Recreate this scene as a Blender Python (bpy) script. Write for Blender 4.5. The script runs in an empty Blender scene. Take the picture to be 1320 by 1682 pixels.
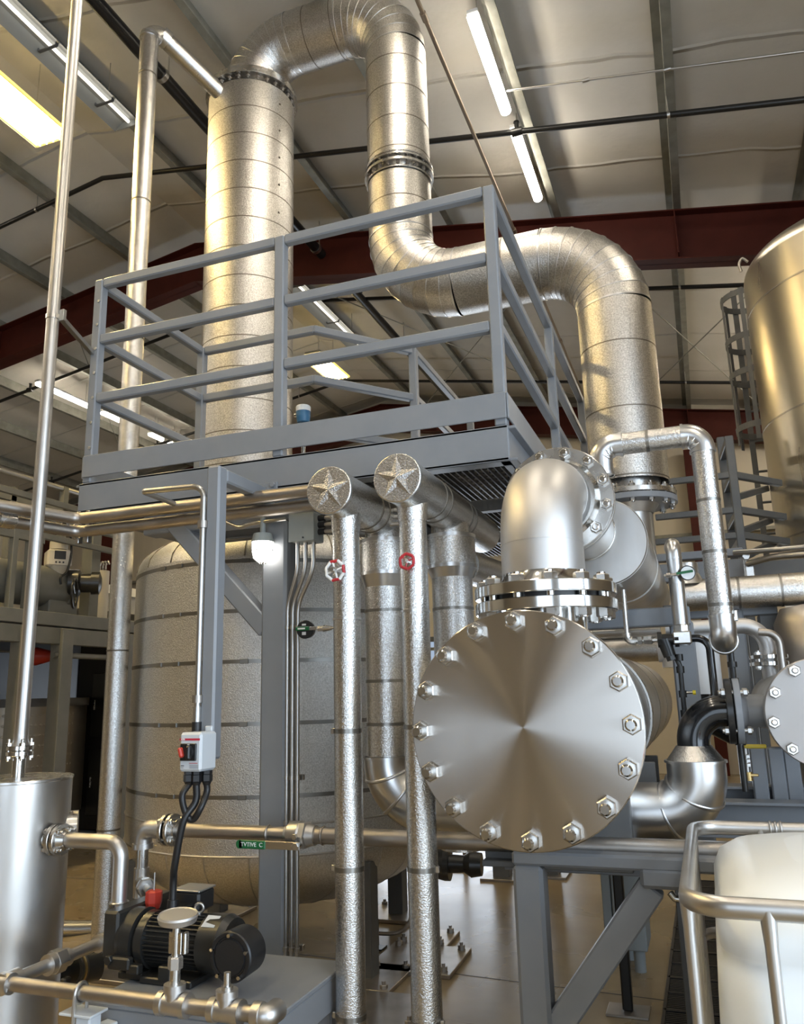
import bpy, math, random
from mathutils import Vector as V, Matrix, Quaternion
random.seed(7)
PI = math.pi
sc = bpy.context.scene
COL = sc.collection

# ------------------------------------------------------------------ camera
EYE = 1.55
FPX = 1312.0
RX = V((0.9372063583940423, 0.3478282323684044, -0.02568584344048413))
UP = V((0.10020137731512918, -0.1979823685314049, 0.9750705952570029))
FW = V((-0.33407173746057733, 0.9164161186481642, 0.22040320258994617))
cd = bpy.data.cameras.new('camera')
cam = bpy.data.objects.new('camera', cd)
COL.objects.link(cam)
cd.sensor_fit = 'VERTICAL'
cd.sensor_height = 36.0
cd.lens = FPX / 1682.0 * 36.0
cd.clip_start = .05
cam.matrix_world = Matrix(((RX.x, UP.x, -FW.x, 0), (RX.y, UP.y, -FW.y, 0), (RX.z, UP.z, -FW.z, EYE), (0, 0, 0, 1)))
sc.camera = cam

# ------------------------------------------------------------------ light and exposure
vs = sc.view_settings
vs.view_transform = 'Standard'
vs.look = 'None'
vs.gamma = 1.0
vs.exposure = 0.6
wd = bpy.data.worlds.new('world')
sc.world = wd
wd.use_nodes = True
wd.node_tree.nodes['Background'].inputs[0].default_value = (.5, .62, .8, 1)
wd.node_tree.nodes['Background'].inputs[1].default_value = .5


def area(name, loc, target, sx, sy, power, color):
    l = bpy.data.lights.new(name, 'AREA')
    l.shape = 'RECTANGLE'
    l.size, l.size_y = sx, sy
    l.energy, l.color = power, color
    o = bpy.data.objects.new(name, l)
    COL.objects.link(o)
    o.location = loc
    o.rotation_euler = (V(target) - V(loc)).to_track_quat('-Z', 'Y').to_euler()
    return o


# daylight through the roll-up door in the right wall, the open door behind and the far one
area('daylight_side_door', (3.1, -.3, 2.05), (0, -.3, 2.05), 4.7, 4.0, 230, (.72, .86, 1))
area('daylight_front_door', (1.0, -5.9, 2.0), (1.0, 0, 2.0), 3.6, 3.8, 75, (.74, .87, 1))
area('daylight_back_door', (-4.6, 15.5, 1.3), (-4.6, 0, 1.3), 3.6, 2.4, 90, (.78, .88, 1))
LED_POWER = 17.0
FILL_POWER = 52.0
TUBE_POWER = 1.8
WARM_POWER = 30.0


# ------------------------------------------------------------------ pixel ray to world point
def ray(x, y):
    return RX * ((x - 660) / FPX) - UP * ((y - 841) / FPX) + FW


def A(x, y, X=None, Y=None, Z=None):
    d = ray(x, y)
    t = X / d.x if X is not None else (Y / d.y if Y is not None else (Z - EYE) / d.z)
    return d * t + V((0, 0, EYE))


def ceil_z(x):
    return 7.95 - .17 * abs(x + 6.05)


# ------------------------------------------------------------------ materials
MATS = {}


def mat(name, color, rough=.4, metal=0., bump=None, noise_col=None, emit=None, aniso=None, coat=0., spec=None, rough_noise=None, trans=0.):
    m = bpy.data.materials.new(name)
    m.use_nodes = True
    nt = m.node_tree
    b = nt.nodes['Principled BSDF']
    b.inputs['Base Color'].default_value = (*color, 1)
    b.inputs['Roughness'].default_value = rough
    b.inputs['Metallic'].default_value = metal
    if coat:
        b.inputs['Coat Weight'].default_value = coat
    if spec is not None:
        b.inputs['Specular IOR Level'].default_value = spec
    if trans:
        b.inputs['Transmission Weight'].default_value = trans
    tc = nt.nodes.new('ShaderNodeTexCoord')

    def noise(scale, detail=2, stretch=None):
        n = nt.nodes.new('ShaderNodeTexNoise')
        n.inputs['Scale'].default_value = scale
        n.inputs['Detail'].default_value = detail
        if stretch:
            mp = nt.nodes.new('ShaderNodeMapping')
            mp.inputs['Scale'].default_value = stretch
            nt.links.new(tc.outputs['Object'], mp.inputs[0])
            nt.links.new(mp.outputs[0], n.inputs['Vector'])
        else:
            nt.links.new(tc.outputs['Object'], n.inputs['Vector'])
        return n
    if bump:
        scale, strength, dist = bump[:3]
        n = noise(scale, bump[3] if len(bump) > 3 else 1, bump[4] if len(bump) > 4 else None)
        bp = nt.nodes.new('ShaderNodeBump')
        bp.inputs['Strength'].default_value = strength
        bp.inputs['Distance'].default_value = dist
        nt.links.new(n.outputs['Fac'], bp.inputs['Height'])
        nt.links.new(bp.outputs['Normal'], b.inputs['Normal'])
    if noise_col:
        scale, c2, lo, hi = noise_col[:4]
        n = noise(scale, 4, noise_col[4] if len(noise_col) > 4 else None)
        r = nt.nodes.new('ShaderNodeValToRGB')
        r.color_ramp.elements[0].position = lo
        r.color_ramp.elements[1].position = hi
        r.color_ramp.elements[0].color = (*color, 1)
        r.color_ramp.elements[1].color = (*c2, 1)
        nt.links.new(n.outputs['Fac'], r.inputs[0])
        nt.links.new(r.outputs[0], b.inputs['Base Color'])
    if rough_noise:
        scale, lo, hi = rough_noise[:3]
        n = noise(scale, 3, rough_noise[3] if len(rough_noise) > 3 else None)
        mr = nt.nodes.new('ShaderNodeMapRange')
        mr.inputs[1].default_value, mr.inputs[2].default_value = .2, .8
        mr.inputs[3].default_value, mr.inputs[4].default_value = lo, hi
        nt.links.new(n.outputs['Fac'], mr.inputs[0])
        nt.links.new(mr.outputs[0], b.inputs['Roughness'])
    if aniso:
        amt, axis = aniso
        b.inputs['Anisotropic'].default_value = amt
        tg = nt.nodes.new('ShaderNodeTangent')
        tg.direction_type = 'RADIAL'
        tg.axis = axis
        nt.links.new(tg.outputs[0], b.inputs['Tangent'])
        b.inputs['Anisotropic Rotation'].default_value = .25
    if emit:
        b.inputs['Emission Color'].default_value = (*emit[0], 1)
        b.inputs['Emission Strength'].default_value = emit[1]
    MATS[name] = m
    return m


STUC = mat('stucco_embossed_aluminium', (.56, .55, .53), .25, 1, noise_col=(170, (.80, .79, .77), .36, .64), bump=(190, .8, .0023, 3))
STUCF = mat('stucco_embossed_duct_aluminium', (.45, .435, .41), .31, 1, noise_col=(120, (.72, .70, .67), .36, .64), bump=(140, .8, .0029, 3))
STUCV = mat('stucco_embossed_vessel_aluminium', (.62, .61, .585), .38, 1, noise_col=(130, (.84, .83, .81), .36, .64), bump=(150, .85, .0037, 3))
SMAL = mat('smooth_aluminium_jacketing', (.68, .68, .68), .3, 1)
BAND = mat('stainless_strap', (.30, .29, .27), .35, 1)
SEAM = mat('dark_jacket_seam', (.22, .2, .17), .5, 1)
SS = mat('stainless_steel', (.60, .585, .56), .26, 1, rough_noise=(14, .2, .34))
SSP = mat('polished_stainless_steel', (.66, .65, .63), .14, 1)
SSM = mat('mill_finish_stainless', (.56, .54, .51), .38, 1, noise_col=(9, (.64, .63, .62), .35, .7, (1, 1, .3)), rough_noise=(7, .3, .46))
SSW = mat('satin_stainless_weld_elbow', (.64, .63, .62), .5, 1, rough_noise=(6, .42, .56))
SSD = mat('dull_pipe_steel', (.40, .37, .335), .42, 1, noise_col=(7, (.5, .47, .44), .4, .7))
TURN = mat('lathe_turned_stainless', (.58, .545, .505), .22, 1, aniso=(.95, 'Y'), rough_noise=(4, .19, .27))
COV2 = mat('satin_cover_plate', (.42, .40, .385), .48, 1, rough_noise=(5, .42, .54))
TANK = mat('brushed_tank_stainless', (.66, .61, .51), .3, 1, rough_noise=(3, .25, .34, (1, 1, .15)))
DIMP = mat('dimpled_tank_stainless', (.40, .37, .32), .42, 1)
GREY = mat('grey_steel_paint', (.215, .23, .252), .38, noise_col=(5, (.235, .248, .268), .4, .6))
GREYD = mat('dark_grey_steel_paint', (.10, .105, .11), .45, noise_col=(5, (.12, .122, .12), .4, .6))
GREYO = mat('old_grey_green_paint', (.15, .15, .13), .5, noise_col=(4, (.19, .185, .16), .35, .65))
RED = mat('red_oxide_primer', (.062, .011, .007), .55, noise_col=(3, (.075, .014, .009), .4, .6), spec=.25)
GALV = mat('galvanised_purlin', (.22, .22, .19), .5, .35, noise_col=(6, (.30, .30, .26), .35, .65))
ZINC = mat('zinc_conduit', (.55, .54, .52), .33, 1)
BLK = mat('black_pipe_paint', (.012, .012, .012), .3)
BLKG = mat('gloss_black_paint', (.006, .007, .009), .16, coat=.3)
BLKP = mat('black_plastic', (.014, .014, .015), .38)
BLKM = mat('black_motor_paint', (.022, .022, .021), .3)
BROWN = mat('weathered_conduit', (.24, .19, .14), .5, .5)
WHT = mat('white_plastic', (.72, .73, .74), .4)
SWG = mat('pale_grey_enclosure', (.60, .64, .68), .38)
JBX = mat('grey_junction_box_paint', (.36, .39, .38), .4)
CABG = mat('pale_grey_cabinet_paint', (.32, .36, .38), .4)
REDP = mat('red_handwheel_paint', (.48, .03, .04), .35)
REDS = mat('red_plastic', (.55, .05, .03), .4)
LOGO = mat('red_print', (.5, .03, .06), .45)
INK = mat('dark_print', (.05, .05, .06), .5)
WINK = mat('white_print', (.85, .86, .86), .5)
GRN = mat('green_vinyl_grip', (.012, .13, .045), .35)
YEL = mat('yellow_grip', (.75, .58, .03), .4)
BLUE = mat('blue_housing', (.05, .17, .32), .4)
BRASS = mat('brass', (.55, .40, .18), .3, 1)
FOIL = mat('white_wrap', (.75, .76, .77), .45)
GLASSL = mat('lit_lamp_glass', (.9, .9, .88), .3, emit=((1, .95, .86), 9))
LED = mat('lit_led_strip', (.9, .9, .9), .4, emit=((1, .90, .74), LED_POWER))
FILL_LED = mat('added_fill_strip', (.9, .9, .9), .4, emit=((1, .89, .72), FILL_POWER))
TUBE = mat('lit_fluorescent_tube', (.9, .9, .9), .4, emit=((1, .93, .80), TUBE_POWER))
WARML = mat('lit_warm_lamp', (.9, .85, .7), .4, emit=((1, .76, .36), WARM_POWER))
REFL = mat('white_reflector_sheet', (.30, .31, .30), .3)
RIM_GLOW = mat('painted_glow_rim', (.6, .5, .2), .4, emit=((1, .72, .16), 1.0))  # emission imitates lamplight falling on the housing edge, no lens there
IBCP = mat('translucent_white_plastic', (.90, .94, .95), .32, spec=.4)
IBCP.node_tree.nodes['Principled BSDF'].inputs['Subsurface Weight'].default_value = .35
IBCP.node_tree.nodes['Principled BSDF'].inputs['Subsurface Radius'].default_value = (.05, .05, .05)
WALL = mat('cream_wall_panel', (.58, .54, .46), .6, noise_col=(2, (.62, .58, .50), .35, .65))
WALLD = mat('brown_grey_wall_panel', (.24, .21, .17), .6)
LINER = mat('wall_liner_sheet', (.62, .57, .47), .45, bump=(3, .3, .05, 2, (1, 1, .25)))


def ceiling_mat():
    m = mat('white_vinyl_insulation', (.58, .555, .50), .42, noise_col=(1.3, (.64, .61, .555), .35, .65))
    nt = m.node_tree
    b = nt.nodes['Principled BSDF']
    tc = [n for n in nt.nodes if n.type == 'TEX_COORD'][0]
    sep = nt.nodes.new('ShaderNodeSeparateXYZ')
    nt.links.new(tc.outputs['Object'], sep.inputs[0])
    nz = nt.nodes.new('ShaderNodeTexNoise')
    nz.inputs['Scale'].default_value = .9
    nt.links.new(tc.outputs['Object'], nz.inputs['Vector'])
    ad = nt.nodes.new('ShaderNodeMath')
    ad.operation = 'MULTIPLY_ADD'
    ad.inputs[1].default_value = .22
    nt.links.new(nz.outputs['Fac'], ad.inputs[0])
    nt.links.new(sep.outputs['Y'], ad.inputs[2])
    md = nt.nodes.new('ShaderNodeMath')
    md.operation = 'PINGPONG'
    md.inputs[1].default_value = .76
    nt.links.new(ad.outputs[0], md.inputs[0])
    mr = nt.nodes.new('ShaderNodeMapRange')
    mr.inputs[1].default_value, mr.inputs[2].default_value = 0, .035
    mr.inputs[3].default_value, mr.inputs[4].default_value = 1, 0
    nt.links.new(md.outputs[0], mr.inputs[0])
    n2 = nt.nodes.new('ShaderNodeTexNoise')
    n2.inputs['Scale'].default_value = 5
    n2.inputs['Detail'].default_value = 3
    nt.links.new(tc.outputs['Object'], n2.inputs['Vector'])
    a2 = nt.nodes.new('ShaderNodeMath')
    a2.operation = 'MULTIPLY_ADD'
    a2.inputs[1].default_value = .35
    nt.links.new(n2.outputs['Fac'], a2.inputs[0])
    nt.links.new(mr.outputs[0], a2.inputs[2])
    bp = nt.nodes.new('ShaderNodeBump')
    bp.inputs['Strength'].default_value = .7
    bp.inputs['Distance'].default_value = .035
    nt.links.new(a2.outputs[0], bp.inputs['Height'])
    nt.links.new(bp.outputs[0], b.inputs['Normal'])
    return m


CEIL = ceiling_mat()


def floor_mat():
    m = mat('sealed_concrete', (.20, .150, .085), .26, noise_col=(1.6, (.34, .275, .175), .25, .75), rough_noise=(1.3, .2, .38), bump=(20, .08, .004, 3), spec=.35)
    return m


FLOOR = floor_mat()


def grate_mat():
    m = mat('trench_grate_iron', (.02, .022, .026), .4, .3)
    return m


GRATE = grate_mat()


# ------------------------------------------------------------------ mesh builder
def frame(axis):
    z = V(axis).normalized()
    h = V((0, 0, 1)) if abs(z.z) < .9 else V((1, 0, 0))
    x = h.cross(z).normalized()
    return x, z.cross(x), z


class MB:
    def __init__(s):
        s.v, s.f, s.m, s.s = [], [], [], []

    def add(s, vs, fs, smooth=False, m=0):
        o = len(s.v)
        s.v.extend(tuple(p) for p in vs)
        for f in fs:
            s.f.append(tuple(i + o for i in f))
            s.m.append(m)
            s.s.append(smooth)
        return s

    def box(s, c, size, ax=None, bev=.003, m=0):
        c = V(c)
        hx, hy, hz = [d / 2 for d in size]
        b = min(bev, hx * .6, hy * .6, hz * .6)
        X, Y, Z = ax if ax else (V((1, 0, 0)), V((0, 1, 0)), V((0, 0, 1)))
        vs, idx = [], {}
        for sx in (-1, 1):
            for sy in (-1, 1):
                for sz in (-1, 1):
                    for k, (ex, ey, ez) in enumerate(((0, b, b), (b, 0, b), (b, b, 0))):
                        idx[sx, sy, sz, k] = len(vs)
                        vs.append(c + X * (sx * (hx - ex)) + Y * (sy * (hy - ey)) + Z * (sz * (hz - ez)))
        fs = []
        q = [(-1, -1), (1, -1), (1, 1), (-1, 1)]
        for d in (-1, 1):
            fs.append([idx[d, a, e, 0] for a, e in (q if d > 0 else q[::-1])])
            fs.append([idx[a, d, e, 1] for a, e in (q[::-1] if d > 0 else q)])
            fs.append([idx[a, e, d, 2] for a, e in (q if d > 0 else q[::-1])])
        for a in (-1, 1):
            for e in (-1, 1):
                fs.append([idx[-1, a, e, 1], idx[1, a, e, 1], idx[1, a, e, 2], idx[-1, a, e, 2]])
                fs.append([idx[a, -1, e, 0], idx[a, 1, e, 0], idx[a, 1, e, 2], idx[a, -1, e, 2]])
                fs.append([idx[a, e, -1, 0], idx[a, e, 1, 0], idx[a, e, 1, 1], idx[a, e, -1, 1]])
                for g in (-1, 1):
                    fs.append([idx[a, e, g, 0], idx[a, e, g, 1], idx[a, e, g, 2]])
        # consistent outward normals
        out = []
        for f in fs:
            p = [V(vs[i]) for i in f]
            n = (p[1] - p[0]).cross(p[2] - p[0])
            mid = sum(p, V()) / len(p) - c
            out.append(f if n.dot(mid) >= 0 else f[::-1])
        return s.add(vs, out, False, m)

    def bar(s, p0, p1, w, h, up=(0, 0, 1), bev=.004, m=0):
        p0, p1 = V(p0), V(p1)
        d = (p1 - p0)
        L = d.length
        d.normalize()
        u = V(up)
        x = d.cross(u)
        if x.length < 1e-4:
            x = d.cross(V((0, 1, 0)))
        x.normalize()
        u = x.cross(d)
        return s.box((p0 + p1) / 2, (w, L, h), (x, d, u), bev, m)

    def lathe(s, o, axis, prof, seg=40, smooth=False, m=0, closed=False):
        """prof: (t along axis, radius); each step sharp unless smooth"""
        o = V(o)
        x, y, z = frame(axis)

        def ring(t, r):
            return [o + z * t + (x * math.cos(2 * PI * k / seg) + y * math.sin(2 * PI * k / seg)) * r for k in range(seg)]
        if smooth:
            vs, fs = [], []
            for t, r in prof:
                vs += ring(t, max(r, 1e-5))
            for i in range(len(prof) - 1):
                for k in range(seg):
                    k2 = (k + 1) % seg
                    fs.append((i * seg + k, i * seg + k2, (i + 1) * seg + k2, (i + 1) * seg + k))
            s.add(vs, fs, True, m)
        else:
            for (t0, r0), (t1, r1) in zip(prof, prof[1:]):
                if abs(r0) < 1e-6 and abs(r1) < 1e-6:
                    continue
                if r1 < 1e-6:
                    s.add(ring(t0, r0), [tuple(range(seg))], False, m)
                elif r0 < 1e-6:
                    s.add(ring(t1, r1), [tuple(range(seg))[::-1]], False, m)
                else:
                    s.add(ring(t0, r0) + ring(t1, r1), [(k, (k + 1) % seg, seg + (k + 1) % seg, seg + k) for k in range(seg)], seg > 8, m)
        return s

    def cyl(s, p0, p1, r, r2=None, seg=32, caps=True, m=0):
        p0, p1 = V(p0), V(p1)
        L = (p1 - p0).length
        r2 = r if r2 is None else r2
        pr = [(0, r), (L, r2)]
        if caps:
            pr = [(0, 0)] + pr + [(L, 0)]
        return s.lathe(p0, p1 - p0, pr, seg, False, m)

    def disc(s, c, axis, R, th, seg=48, bev=.002, hole=0, m=0):
        """plate from c along axis"""
        pr = [(0, hole), (0, R - bev), (bev, R), (th - bev, R), (th, R - bev), (th, hole)]
        return s.lathe(c, axis, pr, seg, False, m)

    def band(s, c, axis, r, w=.012, h=.002, seg=48, m=0):
        return s.lathe(c, axis, [(-w / 2, r - .002), (-w / 2, r + h), (w / 2, r + h), (w / 2, r - .002)], seg, False, m)

    def torus(s, c, axis, R, r, seg=40, rs=8, m=0, a0=0., a1=2 * PI):
        c = V(c)
        x, y, z = frame(axis)
        full = abs(a1 - a0 - 2 * PI) < 1e-6
        n = seg if full else seg + 1
        vs, fs = [], []
        for i in range(n):
            a = a0 + (a1 - a0) * i / seg
            d = x * math.cos(a) + y * math.sin(a)
            for j in range(rs):
                b = 2 * PI * j / rs
                vs.append(c + d * (R + r * math.cos(b)) + z * (r * math.sin(b)))
        for i in range(seg):
            i2 = (i + 1) % n
            for j in range(rs):
                j2 = (j + 1) % rs
                fs.append((i * rs + j, i2 * rs + j, i2 * rs + j2, i * rs + j2))
        return s.add(vs, fs, True, m)

    def sphere(s, c, r, seg=20, rings=10, m=0, sz=1.):
        pr = [(-r * sz * math.cos(PI * i / rings), r * math.sin(PI * i / rings)) for i in range(rings + 1)]
        return s.lathe(c, (0, 0, 1), pr, seg, True, m)

    def sweep(s, pts, r, seg=24, caps=True, gores=False, m=0):
        pts = [V(p) for p in pts]
        n = len(pts)
        tan = []
        for i in range(n):
            a = (pts[i] - pts[i - 1]).normalized() if i > 0 else None
            b = (pts[i + 1] - pts[i]).normalized() if i < n - 1 else None
            t = (a + b) if a and b else (a or b)
            tan.append(t.normalized())
        x, y, z = frame(tan[0])
        rings = []
        rr = r if isinstance(r, (list, tuple)) else [r] * n
        for i in range(n):
            if i:
                q = tan[i - 1].rotation_difference(tan[i])
                x = q @ x
                x = (x - tan[i] * x.dot(tan[i])).normalized()
            y = tan[i].cross(x)
            rings.append([pts[i] + (x * math.cos(2 * PI * k / seg) + y * math.sin(2 * PI * k / seg)) * rr[i] for k in range(seg)])
        if gores:
            for a, b in zip(rings, rings[1:]):
                s.add(a + b, [(k, (k + 1) % seg, seg + (k + 1) % seg, seg + k) for k in range(seg)], True, m)
        else:
            vs = [p for a in rings for p in a]
            fs = [(i * seg + k, i * seg + (k + 1) % seg, (i + 1) * seg + (k + 1) % seg, (i + 1) * seg + k) for i in range(n - 1) for k in range(seg)]
            s.add(vs, fs, True, m)
        if caps:
            s.add(rings[0], [tuple(range(seg))[::-1]], False, m)
            s.add(rings[-1], [tuple(range(seg))], False, m)
        return s

    def prism(s, poly, vec, m=0):
        poly = [V(p) for p in poly]
        vec = V(vec)
        n = len(poly)
        nrm = V()
        for i in range(n):
            nrm += poly[i].cross(poly[(i + 1) % n])
        if nrm.dot(vec) > 0:
            poly = poly[::-1]
        top = [p + vec for p in poly]
        s.add(poly, [tuple(range(n))], False, m)
        s.add(top, [tuple(range(n))[::-1]], False, m)
        for i in range(n):
            j = (i + 1) % n
            s.add([poly[j], poly[i], top[i], top[j]], [(0, 1, 2, 3)], False, m)
        return s

    def nut(s, c, axis, r, h, m=0):
        return s.lathe(c, axis, [(0, 0), (0, r), (h * .85, r), (h, r * .86), (h, 0)], 6, False, m)


def fil(pts, R, n=8):
    """polyline with rounded corners; R a number or one per inner corner"""
    pts = [V(p) for p in pts]
    out = [pts[0]]
    for i in range(1, len(pts) - 1):
        a, b, c = pts[i - 1], pts[i], pts[i + 1]
        u, w = (a - b).normalized(), (c - b).normalized()
        ang = u.angle(w)
        r = R[i - 1] if isinstance(R, (list, tuple)) else R
        t = r / math.tan(ang / 2) if ang < PI - .02 else 0
        if t < 1e-5:
            out.append(b)
            continue
        t = min(t, (a - b).length * .98, (c - b).length * .98)
        r = t * math.tan(ang / 2)
        cen = b + (u + w).normalized() * (r / math.sin(ang / 2))
        p0, p1 = b + u * t, b + w * t
        d0, d1 = p0 - cen, p1 - cen
        th = d0.angle(d1)
        axis = d0.cross(d1).normalized()
        for k in range(n + 1):
            out.append(cen + Quaternion(axis, th * k / n) @ d0)
    out.append(pts[-1])
    res = [out[0]]
    for p in out[1:]:
        if (p - res[-1]).length > 1e-4:
            res.append(p)
    return res


# ------------------------------------------------------------------ objects
WM = {}


def _build(name, mb, mats, loc=None):
    me = bpy.data.meshes.new(name)
    if loc is None:
        xs, ys, zs = zip(*mb.v)
        loc = V(((min(xs) + max(xs)) / 2, (min(ys) + max(ys)) / 2, min(zs)))
    me.from_pydata([V(p) - loc for p in mb.v], [], mb.f)
    for m in (mats if isinstance(mats, (list, tuple)) else [mats]):
        me.materials.append(m)
    me.polygons.foreach_set('use_smooth', mb.s)
    me.polygons.foreach_set('material_index', mb.m)
    me.update()
    o = bpy.data.objects.new(name, me)
    o.location = loc
    WM[o.name] = Matrix.Translation(loc)
    COL.objects.link(o)
    return o


def par(o, parent):
    o.parent = parent
    o.matrix_parent_inverse = WM[parent.name].inverted()


def M(name, mb, mats, parent, label=None, loc=None):
    o = _build(name, mb, mats, loc)
    par(o, parent)
    if label:
        o['label'] = label
    return o


def T(name, label, cat, loc, group=None):
    o = bpy.data.objects.new(name, None)
    o.empty_display_size = .1
    COL.objects.link(o)
    o.location = loc
    WM[o.name] = Matrix.Translation(V(loc))
    o['label'] = label
    o['category'] = cat
    if group:
        o['group'] = group
    return o


def S(name, mb, mats, label, cat, group=None):
    o = _build(name, mb, mats)
    o['label'] = label
    o['category'] = cat
    if group:
        o['group'] = group
    return o


def ST(name, mb, mats):
    o = _build(name, mb, mats)
    o['kind'] = 'structure'
    return o


_bolt = {}


def bolt_mesh(kind, grip, r, nutr, tip):
    key = (kind, round(grip, 4), round(r, 4), round(nutr, 4), round(tip, 4))
    if key not in _bolt:
        mb = MB()
        nh = nutr * .95
        # along +Z: z=0 is front face of the joint, grip goes to -z
        mb.nut((0, 0, 0), (0, 0, 1), nutr, nh, 1)
        mb.lathe((0, 0, 0), (0, 0, 1), [(nh * .9, r), (nh + tip * .8, r), (nh + tip, r * .7), (nh + tip, 0)], 14)
        if grip > 0:
            mb.nut((0, 0, -grip), (0, 0, -1), nutr, nh, 1)
            mb.lathe((0, 0, -grip), (0, 0, -1), [(nh * .9, r), (nh + tip * .4, r), (nh + tip * .5, r * .7), (nh + tip * .5, 0)], 12)
            mb.cyl((0, 0, -grip), (0, 0, 0), r, seg=10, caps=False)
        me = bpy.data.meshes.new('bolt')
        me.from_pydata(mb.v, [], mb.f)
        me.materials.append(SSP)
        me.materials.append(SS)
        me.polygons.foreach_set('use_smooth', mb.s)
        me.polygons.foreach_set('material_index', mb.m)
        _bolt[key] = me
    return _bolt[key]


def bolts(parent, c, axis, R, n, grip, r, nutr, tip, phase=0., material=None, skip=None):
    x, y, z = frame(axis)
    me = bolt_mesh(str(material), grip, r, nutr, tip)
    if material:
        me.materials[0] = material
        me.materials[1] = material
    for k in range(n):
        a = phase + 2 * PI * k / n
        p = V(c) + (x * math.cos(a) + y * math.sin(a)) * R
        o = bpy.data.objects.new('bolt', me)
        o.matrix_world = Matrix(((x.x, y.x, z.x, p.x), (x.y, y.y, z.y, p.y), (x.z, y.z, z.z, p.z), (0, 0, 0, 1)))
        WM[o.name] = Matrix.Translation(p)
        COL.objects.link(o)
        par(o, parent)


def text(name, body, c, xdir, ydir, size, material, parent, depth=.0006):
    cu = bpy.data.curves.new(name, 'FONT')
    cu.body = body
    cu.size = size
    cu.extrude = depth
    cu.align_x = 'CENTER'
    cu.align_y = 'CENTER'
    tmp = bpy.data.objects.new(name, cu)
    COL.objects.link(tmp)
    dg = bpy.context.evaluated_depsgraph_get()
    me = bpy.data.meshes.new_from_object(tmp.evaluated_get(dg))
    COL.objects.unlink(tmp)
    bpy.data.objects.remove(tmp)
    me.materials.clear()
    me.materials.append(material)
    o = bpy.data.objects.new(name, me)
    x, y = V(xdir).normalized(), V(ydir).normalized()
    z = x.cross(y)
    c = V(c)
    o.matrix_world = Matrix(((x.x, y.x, z.x, c.x), (x.y, y.y, z.y, c.y), (x.z, y.z, z.z, c.z), (0, 0, 0, 1)))
    WM[o.name] = o.matrix_world.copy()
    COL.objects.link(o)
    par(o, parent)
    return o


def seams(mb, p0, p1, r, step, w=.010, h=.0015, m=1, start=None, seg=48):
    p0, p1 = V(p0), V(p1)
    L = (p1 - p0).length
    d = (p1 - p0).normalized()
    t = step * .5 if start is None else start
    while t < L - .01:
        mb.band(p0 + d * t, d, r, w, h, seg, m)
        t += step


def gore_rings(mb, pts, r, tube=.004, m=1):
    for i in range(1, len(pts) - 1):
        t = ((pts[i] - pts[i - 1]).normalized() + (pts[i + 1] - pts[i]).normalized()).normalized()
        mb.band(pts[i], t, r, .006, tube, 48, m)


# =================================================================== THE SETTING
XW0, XW1, YW0, YW1 = -15.2, 3.2, -6.0, 15.8
mb = MB()
mb.box(((XW0 + XW1) / 2, (YW0 + YW1) / 2, -.05), (XW1 - XW0 + .4, YW1 - YW0 + .4, .1), bev=0)
ST('floor', mb, FLOOR)
# saw-cut control joints in the slab
for k, (p0, p1) in enumerate((((-2.6, 4.82), (.9, 4.55)), ((-8.5, 6.2), (-3.2, 6.2)), ((-8.5, 9.6), (.9, 9.6)))):
    mb = MB()
    mb.bar((p0[0], p0[1], .0006), (p1[0], p1[1], .0006), .008, .001, bev=0)
    ST('trim_%d' % (k + 1), mb, INK)

for side in (0, 1):
    xa, xb = (-6.05, XW1) if side else (XW0, -6.05)
    mb = MB()
    nx = 12
    ny = 60
    vs, fs = [], []
    for i in range(nx + 1):
        for j in range(ny + 1):
            x = xa + (xb - xa) * i / nx
            y = YW0 + (YW1 - YW0) * j / ny
            vs.append((x, y, ceil_z(x)))
    for i in range(nx):
        for j in range(ny):
            a = i * (ny + 1) + j
            fs.append((a, a + 1, a + ny + 2, a + ny + 1))
    vs2 = [(x, y, z + .1) for x, y, z in vs]
    mb.add(vs, fs, True)
    n0 = len(vs)
    mb.add(vs2, [f[::-1] for f in fs], True)
    ST('ceiling' if side else 'ceiling_left', mb, CEIL)


def wall(name, x0, x1, y0, y1, holes=(), material=WALL):
    """axis-aligned wall with rectangular holes (a0, a1, top) reaching the floor"""
    mb = MB()
    alongx = abs(x1 - x0) > abs(y1 - y0)
    a0, a1 = (x0, x1) if alongx else (y0, y1)
    cuts = sorted(holes)
    H = 8.2

    def piece(u0, u1, z0, z1):
        if alongx:
            mb.box(((u0 + u1) / 2, (y0 + y1) / 2, (z0 + z1) / 2), (u1 - u0, abs(y1 - y0), z1 - z0), bev=0)
        else:
            mb.box(((x0 + x1) / 2, (u0 + u1) / 2, (z0 + z1) / 2), (abs(x1 - x0), u1 - u0, z1 - z0), bev=0)
    u = a0
    for h0, h1, top in cuts:
        piece(u, h0, 0, H)
        piece(h0, h1, top, H)
        u = h1
    piece(u, a1, 0, H)
    ST(name, mb, material)


wall('wall_back', XW0, XW1, YW1, YW1 + .15, [(-6.5, -2.7, 2.6)], LINER)
wall('wall_front', XW0, XW1, YW0 - .15, YW0, [(-.9, 2.9, 4.0)], WALLD)
wall('wall_left', XW0 - .15, XW0, YW0, YW1)
wall('wall_right', XW1, XW1 + .15, YW0, YW1, [(-2.7, 2.1, 4.1)], WALLD)
# door frames round the open daylight doors
for k, (c0, c1, z, ax) in enumerate((((XW1 - .03, -2.7), (XW1 - .03, 2.1), 4.1, 0), ((-.9, YW0 + .03), (2.9, YW0 + .03), 4.0, 1), ((-6.5, YW1 - .03), (-2.7, YW1 - .03), 2.6, 1))):
    mb = MB()
    mb.bar((*c0, 0), (*c0, z), .1, .1)
    mb.bar((*c1, 0), (*c1, z), .1, .1)
    mb.bar((*c0, z), (*c1, z), .1, .1)
    ST('door_%d' % (k + 1), mb, GREYD)

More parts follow.
